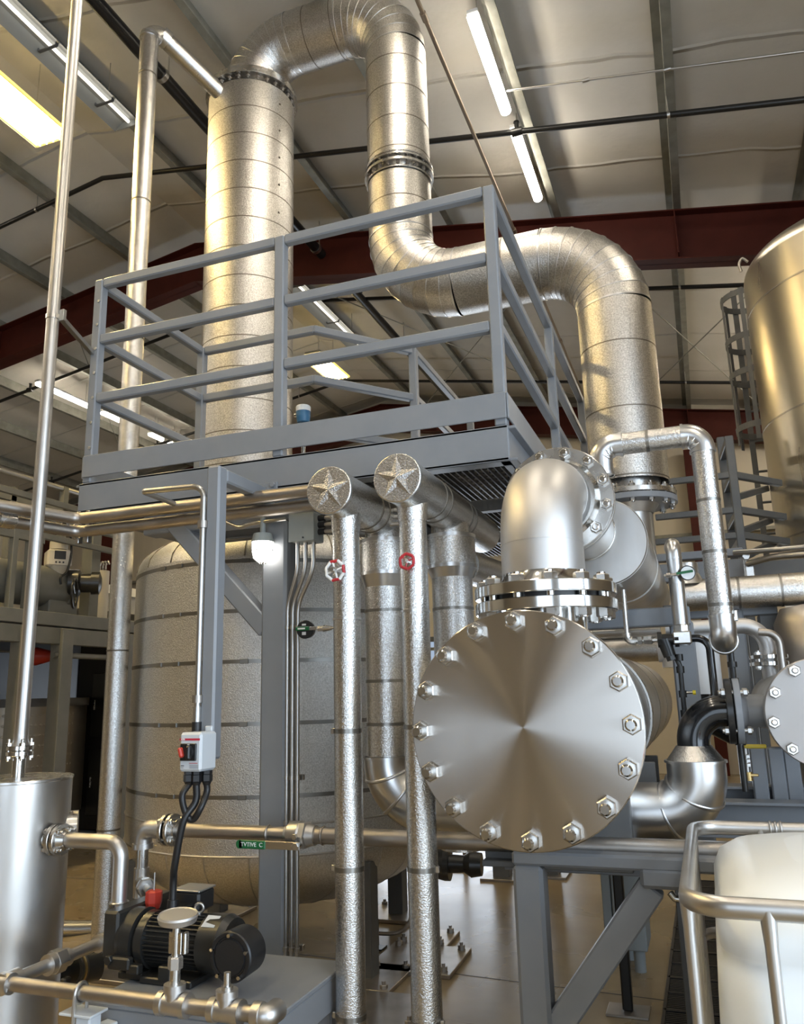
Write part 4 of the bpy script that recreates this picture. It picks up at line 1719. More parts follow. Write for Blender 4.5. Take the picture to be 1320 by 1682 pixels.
e1 = fil([(hb, YU, za), (xb, YU, za), (xb, YU, za - .07)], .062, 10)
wrinkled(e1, rU + .003, V((hb, YU, za - .07)), 'elbow')
e1 = fil([(xa, YU, za - .12), (xa, YU, za), (ha + .03, YU, za)], .062, 10)
wrinkled(e1, rU + .003, V((ha, YU, za - .07)), 'elbow')
mb = MB()
e1 = fil([(xb, YU, zl_ + .09), (xb, YU, zl_), (xb, YU + .10, zl_)], .055, 10)
mb.sweep(e1, rU + .003, 40)
mb.band((xb, YU, zl_ + .085), (0, 0, 1), rU + .002, .010, .003, 40)
mb.torus((xb, YU + .06, zl_), (0, 1, 0), rU + .004, .006, 36, 8)
mb.torus((xb, YU + .085, zl_), (0, 1, 0), rU + .004, .006, 36, 8)
M('end_elbow', mb, SMAL, t, 'smooth rounded aluminium end elbow')
mb = MB()
mb.cyl((xb + .02, YU + .09, zl_ - .02), (xb + .02, YU + .09, zB + .1), .011, seg=12)
for dz in (.10, .16, .2):
    mb.cyl((xb + .02, YU + .09, zl_ - dz), (xb + .02, YU + .09, zl_ - dz + .02), .018, seg=10)
M('threaded_pipe', mb, BLK, t)
mb = MB()
mb.box((xb + rU + .006, YU, zl_ + .085), (.012, .02, .04), bev=.002)
M('buckle', mb, SS, t)

# small insulated riser with gauge
YG = 3.75
p = A(1110, 950, Y=YG)
zt3 = A(1104, 893, Y=YG).z
t = T('small_riser', 'slim insulated riser with rounded top right of the drum', 'pipe', (p.x, YG, 1.8))
mb = MB()
mb.sweep(fil([(p.x, YG, 1.72), (p.x, YG, zt3), (p.x - .01, YG + .12, zt3)], .05, 8), .033, 28)
for yy in (917, 958):
    mb.band((p.x, YG, A(1110, yy, Y=YG).z), (0, 0, 1), .033, .008, .002, 28)
M('jacket', mb, SMAL, t)
g = A(1129, 941, Y=3.70)
t = T('white_gauge', 'round white gauge with green valve handle near the insulated loop', 'gauge', g)
mb = MB()
mb.lathe(g, (.1, -1, 0), [(-.02, 0), (-.02, .031), (.002, .033), (.003, .030)], 28)
M('case', mb, BLKP, t)
mb = MB()
mb.lathe(g + V((0, -.001, 0)), (.1, -1, 0), [(0, .029), (.001, .0)], 28)
M('dial', mb, WINK, t)
mb = MB()
mb.box(g + V((-.012, -.008, .003)), (.07, .004, .011), (V((1, 0, .1)).normalized(), V((0, 1, 0)), V((-.1, 0, 1)).normalized()), .001)
M('green_handle', mb, GRN, t)
mb = MB()
mb.cyl(g + V((-.10, .01, -.004)), g + V((-.03, .01, 0)), .007, seg=8)
mb.nut(g + V((-.09, .01, -.004)), (1, 0, 0), .012, .02)
M('stem', mb, SS, t)

# ---------------------------------------------------------------- pipe rack right of the exchanger
YK = 3.9
t = T('pipe_rack', 'grey steel pipe rack frame behind the exchanger and drum', 'frame', (A(1125, 1200, Y=YK).x, YK, 0))
zt4, zb4 = A(1050, 1001, Y=YK).z, A(1050, 1031, Y=YK).z
x0, x1 = A(955, 1010, Y=YK).x, A(1133, 1010, Y=YK).x
mb = MB()
mb.box(((x0 + x1) / 2, YK, (zt4 + zb4) / 2), (x1 - x0, .1, zt4 - zb4), bev=.006)
M('beam', mb, GREY, t)
xc = A(1130, 1120, Y=YK + .05).x
mb = MB()
mb.bar((xc - .005, YK + .06, .78), (xc - .005, YK + .06, zb4 + .02), .105, .105, (0, 1, 0), .008)
M('column', mb, GREY, t)
mb = MB()
y2 = 4.9
mb.box((A(1180, 1000, Y=y2).x, y2, A(1150, 1004, Y=y2).z), (.6, .08, .085), bev=.006)
M('beam', mb, GREY, t)
xc2 = A(1213, 1100, Y=y2).x
mb = MB()
mb.bar((xc2, y2, 0), (xc2, y2, A(1150, 1004, Y=y2).z), .11, .11, (0, 1, 0), .008)
M('column', mb, GREY, t)
mb = MB()
xq = A(1090, 1240, Y=3.6).x
mb.bar((xq, 3.7, .80), (xq, 3.7, 1.13), .12, .12, (0, 1, 0), .008)
M('column', mb, GREY, t)
zz = A(1250, 1292, Y=4.0).z
mb = MB()
mb.box((.35, 4.0, zz), (1.4, .14, .012), bev=.002)
mb.box((.35, 4.0, zz - .06), (1.4, .012, .12), bev=.002)
mb.box((.35, 4.0, zz - .12), (1.4, .14, .012), bev=.002)
M('lower_beam', mb, GREY, t)
zz = A(1250, 1318, Y=3.7).z
mb = MB()
mb.box((.35, 3.7, zz), (1.2, .12, .012), bev=.002)
mb.box((.35, 3.7, zz - .07), (1.2, .012, .14), bev=.002)
M('lower_beam', mb, GREY, t)
for px in (1245, 1275, 1300):
    x = A(px, 1260, Y=3.9).x
    mb = MB()
    mb.bar((x, 3.9, 0), (x, 3.9, 1.28), .06, .08, (0, 1, 0), .006)
    M('upright', mb, GREY, t)
mb = MB()
xk = A(1085, 1180, Y=3.3).x
mb.box((xk, 3.45, .60), (.02, .25, 1.15), bev=.003)
M('side_plate', mb, GREYD, t)

# big horizontal insulated pipe at right
YH = 4.75
pA = A(1120, 978, Y=YH)
t = T('horizontal_main', 'wide horizontal insulated pipe crossing to the right edge below the tank', 'pipe', pA)
zq = A(1220, 973, Y=YH).z
mb = MB()
mb.cyl((pA.x - .03, YH, zq), (2.2, YH, zq), .088, seg=48)
for px in (1212, 1282):
    mb.band((A(px, 970, Y=YH).x, YH, zq), (1, 0, 0), .088, .012, .002, 48, 1)
M('jacket', mb, [STUC, BAND], t)
mb = MB()
mb.cyl((pA.x + .04, YH, zq), (pA.x + .04, YH, zq + .18), .06, seg=32)
mb.lathe((pA.x + .04, YH, zq + .06), (0, 0, 1), [(0, .088), (.06, .062)], 32, True)
M('branch', mb, SMAL, t)
# white-wrapped pipe and lower pipes behind the drum
YW = 6.45
for k, (ya_, r_, lab) in enumerate(((1040, .055, 'upper bare pipe behind the big cover, below the drum'), (1070, .092, 'thick insulated pipe behind the big cover with white wrapped end'))):
    p0, p1 = A(985, ya_, Y=YW), A(1085, ya_, Y=YW)
    t = T('rear_pipe', lab, 'pipe', p0, 'pipes between exchanger and drum')
    mb = MB()
    mb.cyl((p0.x - .6, YW, p0.z), (p1.x, YW, p0.z), r_, seg=32)
    M('pipe', mb, STUC if k else SMAL, t)
    if k:
        mb = MB()
        mb.sweep(fil([(p1.x - .02, YW, p0.z), (p1.x + .10, YW, p0.z), (p1.x + .10, YW, p0.z - .14)], .06, 6), r_ + .006, 24)
        M('white_wrap', mb, FOIL, t)
p0 = A(1128, 1080, Y=4.4)
t = T('wrapped_riser', 'white wrapped vertical pipe with black lower elbow behind the rack column', 'pipe', (p0.x + .1, 4.4, 1.2))
mb = MB()
xw = A(1150, 1090, Y=4.4).x
mb.cyl((xw, 4.4, A(1150, 1140, Y=4.4).z), (xw, 4.4, A(1150, 1040, Y=4.4).z), .095, seg=24)
M('white_wrap', mb, FOIL, t)
mb = MB()
zz = A(1150, 1140, Y=4.4).z
mb.sweep(fil([(xw - .02, 4.4, zz), (xw - .02, 4.4, zz - .12), (xw + .12, 4.4, zz - .2)], .08, 6), .05, 20)
M('elbow', mb, BLKG, t)
# elbow pipe down to the second exchanger
YQ = 4.3
p0 = A(1215, 1028, Y=YQ)
p1 = A(1262, 1080, Y=YQ)
t = T('satin_elbow_pipe', 'satin steel pipe curving down to a flange behind the insulated loop', 'pipe', (p1.x, YQ, 1.4))
mb = MB()
zfl = A(1266, 1084, Y=YQ).z
mb.sweep(fil([(p0.x - .35, YQ, p0.z), (p1.x, YQ, p0.z), (p1.x, YQ, zfl - .20)], .11, 10), .038, 28)
M('pipe', mb, SSW, t)
mb = MB()
mb.disc((p1.x, YQ, zfl + .005), (0, 0, 1), .088, .02, 36)
mb.disc((p1.x, YQ, zfl - .028), (0, 0, 1), .088, .02, 36)
M('flange', mb, SSP, t)
bolts(t, (p1.x, YQ, zfl + .025), (0, 0, 1), .068, 4, .053, .008, .015, .006, PI / 4)
mb = MB()
mb.cyl((A(1250, 1140, Y=YQ).x, YQ + .06, zfl - .22), (X2E.x - .05, YQ + .06, zfl - .22), .075, seg=32)
mb.disc((A(1246, 1140, Y=YQ).x, YQ + .06, zfl - .22), (1, 0, 0), .10, .02, 32)
M('branch_body', mb, SSM, t)
mb = MB()
mb.sweep(fil([A(1245, 1038, Y=4.2), A(1278, 1040, Y=4.2), A(1288, 1120, Y=4.2)], .06, 6), .018, 16)
S('thin_bent_pipe', mb, SSD, 'thin bent pipe just right of the satin steel elbow pipe', 'pipe')
p = A(1310, 1075, Y=4.5)
mb = MB()
mb.lathe((p.x + .12, 4.7, .6), (0, 0, 1), [(0, .2), (1.25, .2), (1.33, .16), (1.36, .0)], 40, True)
S('dark_receiver', mb, SSD, 'dark upright steel receiver at the right edge above the second exchanger', 'tank')
mb = MB()
p = A(1275, 1050, Y=4.8)
mb.box((p.x, 4.85, p.z - .05), (.16, .08, .38), bev=.012)
S('dark_panel_box', mb, GREYD, 'dark narrow panel box beside the upright receiver', 'box')

# yellow-handled drain valve below the grey flange
c = A(1240, 1226, Y=3.3)
t = T('drain_valve', 'small drain valve with yellow lever below the grey flange', 'valve', c)
mb = MB()
mb.box(c, (.075, .010, .014), bev=.004)
M('lever', mb, YEL, t)
mb = MB()
px_ = c.x - .035
mb.cyl((px_, 3.31, A(1230, 1192, Y=3.31).z), (px_, 3.31, A(1233, 1272, Y=3.31).z), .007, seg=10)
for yy in (1245, 1252, 1259):
    mb.nut((px_, 3.31, A(1232, yy, Y=3.31).z), (0, 0, 1), .014, .012)
M('stem', mb, ZINC, t)
mb = MB()
z = A(1234, 1268, Y=3.31).z
mb.cyl((px_, 3.31, z - .03), (px_, 3.31, z), .016, seg=12)
mb.box((px_ + .02, 3.30, z - .01), (.03, .008, .01), bev=.002)
M('hose_end', mb, BRASS, t)
mb = MB()
p0, p1 = A(1214, 1205, Y=3.13), A(1224, 1300, Y=3.13)
mb.cyl(p0, p1, .010, seg=12)
mb.cyl(p0, p0 + (p1 - p0) * .2, .018, seg=12)
S('black_rod', mb, BLK, 'thin black threaded rod hanging below the grey flange', 'rod')

# ================================================================ SUPPORT TABLE UNDER THE EXCHANGER
YT = 2.78
ztop = A(980, 1404, Y=YT).z
zb5 = A(980, 1428, Y=YT).z
xl_, xr_ = A(840, 1416, Y=YT).x, A(1190, 1416, Y=YT).x
t = T('support_stand', 'grey steel stand with diagonal brace carrying the exchanger', 'stand', ((xl_ + xr_) / 2, YT, 0))
mb = MB()
mb.box(((xl_ + xr_) / 2, YT + .05, (ztop + zb5) / 2), (xr_ - xl_, .1, ztop - zb5), bev=.008)
M('top_beam', mb, GREY, t)
mb = MB()
xa_, xb_ = A(1050, 1445, Y=YT - .01).x, A(1135, 1445, Y=YT - .01).x
mb.box(((xa_ + xb_) / 2, YT + .05, A(1080, 1444, Y=YT).z), (xb_ - xa_, .11, .062), bev=.012)
M('brace_pad', mb, GREY, t)
lx = A(869, 1500, Y=YT).x
mb = MB()
mb.bar((lx, YT + .05, 0), (lx, YT + .05, zb5), .10, .10, (0, 1, 0), .012)
M('leg', mb, GREY, t)
for x in (lx, lx + .28):
    mb = MB()
    mb.bar((x, YT + .1, (ztop + zb5) / 2), (x, 4.6, (ztop + zb5) / 2), .1, ztop - zb5, bev=.008)
    M('side_beam', mb, GREY, t)
mb = MB()
b0 = A(1062, 1468, Y=YT + .05)
b1 = A(905, 1702, Y=YT + .05)
d_ = (b1 - b0)
mb.bar(b0 - d_ * .06, b0 + d_ * 1.3, .085, .075, (0, 1, 0), .006)
M('diagonal_brace', mb, GREY, t)
mb = MB()
mb.sweep(fil([A(1100, 1466, Y=YT + .05), A(1108, 1476, Y=YT + .05), A(1125, 1478, Y=YT + .05)], .01, 4), .011, 10)
M('hook', mb, SS, t)

# black pole with foot plate
fp = A(1032, 1663, Z=0)
t = T('pole_support', 'black upright pole on a square foot plate under the stand', 'pole', (fp.x, fp.y, 0))
mb = MB()
mb.box((fp.x, fp.y, .006), (.2, .16, .012), bev=.002)
M('foot_plate', mb, SSD, t)
mb = MB()
mb.bar((fp.x, fp.y, .01), (fp.x, fp.y, 1.0), .05, .05, (0, 1, 0), .008)
M('pole', mb, BLK, t)
# pale grey cabinet on legs
YC = 5.0
xl_, xr_ = A(1006, 1500, Y=YC).x, A(1058, 1500, Y=YC).x
zt6, zb6 = .98, A(1030, 1562, Y=YC).z
t = T('control_cabinet', 'pale grey control cabinet standing on the floor behind the black pole', 'cabinet', ((xl_ + xr_) / 2, YC + .15, 0))
mb = MB()
mb.box(((xl_ + xr_) / 2, YC + .15, (zt6 + zb6) / 2), (xr_ - xl_, .3, zt6 - zb6), bev=.006)
M('body', mb, CABG, t)
mb = MB()
mb.box((xl_ - .03, YC + .06, (zt6 + zb6) / 2 + .05), (.05, .1, zt6 - zb6 - .05), bev=.004)
M('cable_trunk', mb, CABG, t)
for x, y in ((xr_ - .05, YC + .05), (xl_ + .05, YC + .25)):
    mb = MB()
    mb.cyl((x, y, 0), (x, y, zb6 + .01), .032, seg=16)
    M('leg', mb, CABG, t)

# dull pipe with ball valve crossing the middle
YX = 2.875
zx = A(980, 1390, Y=YX).z
rX = .030
t = T('crossing_pipe', 'long dull pipe crossing behind the down pipes to the right', 'pipe', (-1.0, YX, zx))
xv0, xv1 = A(470, 1382, Y=YX).x, A(512, 1384, Y=YX).x
mb = MB()
mb.cyl((xv1, YX, zx), (.12, YX, zx), rX, seg=32)
mb.torus((A(531, 1385, Y=YX).x, YX, zx), (1, 0, 0), rX, .005, 24, 6)
M('pipe', mb, SSD, t)
mb = MB()
xfl = A(283, 1371, Y=YX).x
mb.cyl((xfl, YX, zx), (xv0, YX, zx), rX - .003, seg=32)
mb.torus((A(441, 1380, Y=YX).x, YX, zx), (1, 0, 0), rX - .002, .005, 24, 6)
M('pipe', mb, SSD, t)
mb = MB()
mb.disc((xfl - .005, YX, zx), (1, 0, 0), .062, .016, 36)
mb.disc((xfl - .032, YX, zx), (1, 0, 0), .062, .016, 36)
mb.cyl((xfl + .01, YX, zx), (xfl + .03, YX, zx), .042, seg=28)
M('flange', mb, SS, t)
bolts(t, (xfl + .011, YX, zx), (1, 0, 0), .048, 4, .043, .006, .012, .012, PI / 4)
xel = A(235, 1373, Y=YX).x
mb = MB()
zpump = A(235, 1487, Y=YX).z
mb.sweep(fil([(xfl - .03, YX, zx), (xel, YX, zx), (xel, YX, zx - .07)], .04, 8), .036, 24)
mb.cyl((xel, YX, zx - .075), (xel, YX, zx - .055), .042, seg=24)
mb.cyl((xfl - .06, YX, zx), (xfl - .035, YX, zx), .042, seg=24)
M('elbow', mb, SSM, t)
mb = MB()
mb.cyl((xel, YX, zx - .07), (xel, YX, zpump), .024, seg=24)
mb.cyl((xel, YX, zpump + .02), (xel, YX, zpump - .01), .028, seg=20, m=1)
M('nipple', mb, [SS, BLKP], t)
zv = A(242, 1452, Y=YX).z
mb = MB()
mb.cyl((xel, YX, zv - .05), (xel, YX, zv + .06), .03, seg=24)
mb.cyl((xel, YX, zv), (xel + .055, YX - .045, zv), .03, .036, 20)
mb.nut((xel + .055, YX - .045, zv), (.77, -.63, 0), .036, .02)
mb.cyl((xel + .065, YX - .053, zv), (xel + .115, YX - .094, zv - .004), .015, seg=16)
M('tee_plug', mb, SSM, t)
t = T('ball_valve', 'stainless ball valve with green lever on the crossing pipe', 'valve', ((xv0 + xv1) / 2, YX, zx))
mb = MB()
mb.lathe((xv0, YX, zx), (1, 0, 0), [(0, 0), (0, .032), (.012, .036), (.02, .048), (.062, .05), (.07, .046)], 28)
mb.nut((xv0 + .065, YX, zx), (1, 0, 0), .052, .03)
mb.lathe((xv0 + .095, YX, zx), (1, 0, 0), [(0, .042), (.03, .036), (.03, 0)], 24)
M('body', mb, SSM, t)
c = A(486, 1390, Y=YX - .07)
mb = MB()
mb.cyl((c.x, YX - .03, c.z), (c.x, YX - .078, c.z), .010, seg=12)
mb.nut((c.x, YX - .07, c.z), (0, -1, 0), .015, .012)
mb.nut((c.x - .012, YX - .055, c.z + .03), (0, -1, 0), .012, .012)
M('stem', mb, SS, t)
xh = A(389, 1389, Y=YX - .07).x
mb = MB()
xm = A(437, 1390, Y=YX - .07).x
mb.box(((c.x + xm) / 2 + .005, YX - .072, c.z), (c.x - xm + .02, .004, .028), bev=.001)
M('lever', mb, SS, t)
mb = MB()
mb.box(((xh + xm) / 2 + .005, YX - .074, c.z), (xm - xh - .012, .010, .031), bev=.004)
mb.cyl((xh + .016, YX - .069, c.z), (xh + .016, YX - .079, c.z), .0155, seg=20)
M('green_grip', mb, GRN, t)
text('grip_lettering', 'TVTIVE  C', ((xh + xm) / 2 + .006, YX - .0796, c.z), (1, 0, 0), (0, 0, 1), .021, WINK, t)
# ================================================================ PUMP SKID
SX0, SX1, SY0, SY1, SZ = -1.94, -1.29, 2.29, 2.86, .62
t = T('pump_skid', 'grey flat-topped steel table carrying the black pump', 'table', ((SX0 + SX1) / 2, (SY0 + SY1) / 2, 0))
mb = MB()
mb.box(((SX0 + SX1) / 2, (SY0 + SY1) / 2, SZ - .008), (SX1 - SX0, SY1 - SY0, .016), bev=.003)
M('top_plate', mb, GREY, t)
mb = MB()
mb.box(((SX0 + SX1) / 2, SY0 + .012, SZ - .066), (SX1 - SX0 - .004, .02, .10), bev=.004)
mb.box(((SX0 + SX1) / 2, SY1 - .012, SZ - .066), (SX1 - SX0 - .004, .02, .10), bev=.004)
mb.box((SX1 - .012, (SY0 + SY1) / 2, SZ - .066), (.02, SY1 - SY0 - .004, .10), bev=.004)
mb.box((SX0 + .012, (SY0 + SY1) / 2, SZ - .066), (.02, SY1 - SY0 - .004, .10), bev=.004)
M('apron', mb, GREY, t)
for x in (SX0 + .06, SX1 - .06):
    for y in (SY0 + .06, SY1 - .06):
        mb = MB()
        mb.bar((x, y, 0), (x, y, SZ - .016), .07, .07, (0, 1, 0), .006)
        M('leg', mb, GREY, t)

# pump with motor
mc = A(300, 1567, Y=2.56)
t = T('pump', 'black motor-driven vacuum pump on the grey skid', 'pump', (mc.x, mc.y, SZ))
mz = SZ + .115
MR = .088
fx0, fx1 = A(258, 1560, Y=2.56).x, A(345, 1560, Y=2.56).x
mb = MB()
mb.cyl((fx0, 2.56, mz), (fx1, 2.56, mz), MR - .014, seg=40)
for k in range(36):
    a = 2 * PI * k / 36
    d = V((0, math.cos(a), math.sin(a)))
    p = V((0, 2.56, mz)) + d * (MR - .008)
    mb.box(((fx0 + fx1) / 2, p.y, p.z), (fx1 - fx0 - .004, .016, .004), (V((1, 0, 0)), d, V((0, -d.z, d.y))), 0)
M('finned_motor', mb, BLKM, t)
bx1 = A(385, 1545, Y=2.56).x
mb = MB()
mb.lathe((fx1 - .004, 2.56, mz), (1, 0, 0), [(0, 0), (0, MR + .004), (.075, MR + .006), (.10, MR - .005), (bx1 - fx1, MR * .55), (bx1 - fx1, 0)], 44)
M('fan_cowl', mb, BLKM, t)
mb = MB()
mb.box((fx1 + .03, 2.56 - .045, mz + MR - .008), (.05, .05, .001), (V((1, 0, 0)), V((0, .87, .5)), V((0, -.5, .87))), 0)
M('rating_label', mb, SWG, t)
cc = A(377, 1573, Y=2.43)
mb = MB()
mb.lathe((cc.x, 2.43, cc.z), (0, -1, 0), [(-.11, .045), (-.10, .074), (-.004, .077), (.0, .073), (.0, .062), (-.004, .060), (-.004, 0)], 40)
mb.lathe((cc.x, 2.43, cc.z), (0, -1, 0), [(-.004, .055), (.002, .053), (.002, 0)], 40)
cap = M('terminal_housing', mb, BLKP, t)
for k in range(5):
    a = PI / 2 + 2 * PI * k / 5
    mb = MB()
    p = V((cc.x + math.cos(a) * .066, 2.43, cc.z + math.sin(a) * .066))
    mb.cyl(p, p + V((0, -.012, 0)), .006, seg=10)
    M('cap_screw', mb, SSP, cap)
bpx0, bpx1 = A(167, 1545, Y=2.47).x, A(192, 1545, Y=2.47).x
gx0, gx1 = bpx1, fx0 + .005
mb = MB()
z_t = A(180, 1497, Y=2.47).z
z_b = A(175, 1577, Y=2.47).z
mb.box(((bpx0 + bpx1) / 2, 2.47 + .16, (z_t + z_b) / 2), (bpx1 - bpx0, .32, z_t - z_b), bev=.008)
M('separator_block', mb, BLKM, t)
mb = MB()
w1 = (gx1 - gx0)
mb.lathe((gx0 - .005, 2.56, mz - .005), (1, 0, 0), [(0, 0), (0, .098), (w1 * .12, .1), (w1 * .55, .1), (w1 * .57, .08), (w1 * .68, .08), (w1 * .7, .094), (w1 * .98, .092), (w1 * 1.02, .07)], 44)
M('pump_body', mb, BLKM, t)
mb = MB()
mb.box((gx0 + .03, 2.455, mz - .055), (.09, .03, .04), bev=.006)
mb.box((gx0 + .085, 2.46, mz - .07), (.05, .03, .03), bev=.004)
mb.nut((gx0 - .005, 2.445, mz - .045), (0, -1, 0), .016, .015)
M('oil_boss', mb, BLKM, t)
mb = MB()
mb.box(((fx0 + fx1) / 2, 2.56, SZ + .012), (fx1 - fx0 - .01, .20, .022), bev=.004)
mb.box(((fx0 + fx1) / 2 - .005, 2.475, SZ + .035), (.05, .03, .05), bev=.004)
mb.box((gx0 + .05, 2.56, SZ + .012), (.10, .16, .022), bev=.004)
M('foot', mb, BLKM, t)
# terminal box with pale lid on the motor
tz = mz + MR
kx = A(318, 1478, Y=2.62).x
mb = MB()
mb.box((kx, 2.62, tz + .03), (.11, .10, .07), bev=.008)
mb.cyl((mx.x, 2.52, tz - .03), (mx.x, 2.52, tz + .05), .022, .018, 18)
mb.box((mx.x + .02, 2.55, tz + .005), (.07, .08, .05), bev=.006)
M('terminal_box', mb, BLKP, t)
mb = MB()
mb.box((kx, 2.62, tz + .067), (.115, .105, .006), bev=.002)
M('box_lid', mb, SSW, t)
mb = MB()
ex = A(327, 1496, Y=2.56)
mb.torus((ex.x, 2.56, tz + .018), (.3, -1, 0), .015, .005, 20, 8)
mb.cyl((ex.x, 2.56, tz - .01), (ex.x, 2.56, tz + .005), .009, seg=10)
M('lifting_eye', mb, ZINC, t)
rp = A(252, 1490, Y=2.62)
mb = MB()
mb.lathe((rp.x, 2.62, tz - .01), (0, 0, 1), [(0, .024), (.02, .03), (.055, .03), (.06, .022), (.06, 0)], 8)
M('red_filter_cap', mb, REDS, t, 'red oil filler cap')
mb = MB()
mb.cyl((rp.x, 2.62, tz + .05), (rp.x, 2.62, tz + .11), .003, seg=6)
M('vent_wire', mb, ZINC, t)

# discharge pipe from pump to the left receiver
LVX, LVY = -2.61, 2.60
zd = A(140, 1381, Y=2.58).z
ux = A(197, 1440, Y=2.58).x
t = T('discharge_pipe', 'flanged elbow pipe joining the left receiver to the pump block', 'pipe', (ux, 2.58, z_t))
mb = MB()
xfl2 = A(96, 1378, Y=2.58).x
mb.sweep(fil([(xfl2 + .015, 2.58, zd), (ux, 2.58, zd), (ux, 2.58, z_t - .004)], .055, 10), .0275, 28)
M('pipe', mb, SSM, t)
mb = MB()
mb.disc((xfl2 + .004, 2.58, zd), (1, 0, 0), .058, .018, 36)
mb.lathe((xfl2 + .022, 2.58, zd), (1, 0, 0), [(0, .042), (.025, .029)], 28, True)
M('flange', mb, SS, t)
bolts(t, (xfl2 + .022, 2.58, zd), (1, 0, 0), .046, 4, .045, .006, .012, .016, PI / 4)
mb = MB()
mb.disc((ux, 2.58, z_t - .001), (0, 0, 1), .036, .006, 24)
M('weld_collar', mb, SS, t)

# left receiver with tall vent pipe
LR = .205
lz1 = A(50, 1283, Y=2.55).z
t = T('receiver_vessel', 'upright satin steel receiver vessel at the lower left corner', 'vessel', (LVX, LVY, 0))
mb = MB()
mb.cyl((LVX, LVY, .05), (LVX, LVY, lz1), LR, seg=72, caps=False)
mb.lathe((LVX, LVY, .35), (0, 0, 1), [(-.004, LR), (0, LR + .001), (.004, LR)], 64)
M('shell', mb, SSM, t)
mb = MB()
mb.disc((LVX, LVY, lz1 - .004), (0, 0, 1), LR + .004, .012, 64)
M('top_plate', mb, SS, t)
mb = MB()
mb.cyl((LVX + .1, 2.58, zd), (xfl2 - .022, 2.58, zd), .0275, seg=28)
mb.torus((LVX + LR - .012, 2.58, zd), (1, 0, 0), .032, .008, 28, 8)
mb.disc((xfl2 - .022, 2.58, zd), (1, 0, 0), .058, .02, 36)
M('side_nozzle', mb, SS, t)
mb = MB()
zfl = A(36, 1232, Y=LVY).z
mb.cyl((LVX, LVY, lz1), (LVX, LVY, zfl - .03), .0265, seg=28)
mb.disc((LVX, LVY, zfl - .022), (0, 0, 1), .052, .018, 36)
M('top_nozzle', mb, SSP, t)
mb = MB()
mb.lathe((LVX + LR * .8, LVY + LR * .6, lz1 - .2), (1, .8, 0), [(-.05, .07), (.03, .07), (.03, 0)], 28)
M('side_port', mb, SS, t)
for a in (.5, 2.6, 4.7):
    mb = MB()
    mb.box((LVX + math.cos(a) * .17, LVY + math.sin(a) * .17, .04), (.06, .06, .08), bev=.004)
    M('foot', mb, SSM, t)
t = T('vent_pipe', 'slim tall vent pipe rising from the left receiver past the guardrail', 'pipe', (LVX, LVY, zfl))
mb = MB()
mb.cyl((LVX, LVY, zfl + .03), (LVX, LVY, 5.7), .0275, seg=28)
mb.lathe((LVX, LVY, zfl + .016), (0, 0, 1), [(0, .036), (.03, .0285), (.05, .0285)], 28, True)
M('pipe', mb, SSM, t)
mb = MB()
mb.disc((LVX, LVY, zfl), (0, 0, 1), .052, .018, 36)
M('flange', mb, SSP, t)
bolts(t, (LVX, LVY, zfl + .018), (0, 0, 1), .042, 4, .04, .006, .012, .016, PI / 4 + .2)
bz_ = A(100, 523, Y=2.62).z
t = T('pipe_bracket', 'short strut bracket clamping the vent pipe to the guardrail post', 'bracket', (LVX, LVY, bz_))
mb = MB()
mb.bar((LVX + .03, LVY + .02, bz_), (xl - .02, yf - .0, bz_), .025, .022, bev=.002)
mb.box((LVX + .035, LVY + .02, bz_ + .012), (.03, .02, .055), bev=.002)
M('strut', mb, ZINC, t)
mb = MB()
mb.band((LVX, LVY, bz_), (0, 0, 1), .0275, .02, .004, 28)
M('clamp', mb, SS, t)

# front gauge manifold
YM = 2.20
zm = A(210, 1640, Y=YM).z
rM = .0215
xL = A(12, 1607, Y=YM).x
t = T('gauge_manifold', 'threaded pipe manifold with two tees along the front of the skid', 'pipe', (-1.7, YM, zm))
xT1, xT2, xE = A(286, 1643, Y=YM).x, A(372, 1656, Y=YM).x, A(436, 1667, Y=YM).x
mb = MB()
mb.cyl((xL, YM, zm), (xE, YM, zm), rM, seg=28)
M('pipe', mb, SSD, t)
for x in (xT1, xT2):
    mb = MB()
    mb.cyl((x - .045, YM, zm), (x + .045, YM, zm), .030, seg=28)
    mb.cyl((x - .05, YM, zm), (x - .03, YM, zm), .034, seg=28)
    mb.cyl((x + .03, YM, zm), (x + .05, YM, zm), .034, seg=28)
    mb.cyl((x, YM, zm), (x, YM, zm + .052), .027, seg=28)
    mb.cyl((x, YM, zm + .035), (x, YM, zm + .055), .032, seg=28)
    M('tee', mb, SSM, t)
mb = MB()
mb.sweep(fil([(xE - .02, YM, zm), (xE + .01, YM, zm), (xE + .01, YM + .05, zm)], .02, 6), .030, 24)
mb.cyl((xE - .035, YM, zm), (xE - .01, YM, zm), .034, seg=28)
M('end_elbow', mb, SSM, t)
mb = MB()
mb.cyl((xL - .02, YM, zm), (xL + .02, YM, zm), .032, seg=24)
mb.cyl((xL - .005, YM - .02, zm), (xL - .005, YM + .05, zm), .032, seg=24)
M('corner_elbow', mb, SSM, t)
xS = A(130, 1553, Y=2.70).x
mb = MB()
mb.cyl((xL - .005, YM + .03, zm), (xL - .005, 2.66, zm), rM - .001, seg=24)
M('return_pipe', mb, SSM, t)
mb = MB()
mb.nut((xL - .005, 2.40, zm), (0, 1, 0), .040, .05)
mb.cyl((xL - .005, 2.375, zm), (xL - .005, 2.40, zm), .034, seg=24)
mb.cyl((xL - .005, 2.45, zm), (xL - .005, 2.47, zm), .03, seg=24)
M('union', mb, SSM, t)
mb = MB()
mb.sweep(fil([(xL - .005, 2.62, zm), (xL - .005, 2.68, zm), (xL + .07, 2.68, zm)], .03, 6), .031, 24)
mb.cyl((xL + .05, 2.68, zm), (xL + .085, 2.68, zm), .036, seg=24)
mb.cyl((xL + .08, 2.68, zm), (bpx0 + .01, 2.68, zm), .018, seg=16)
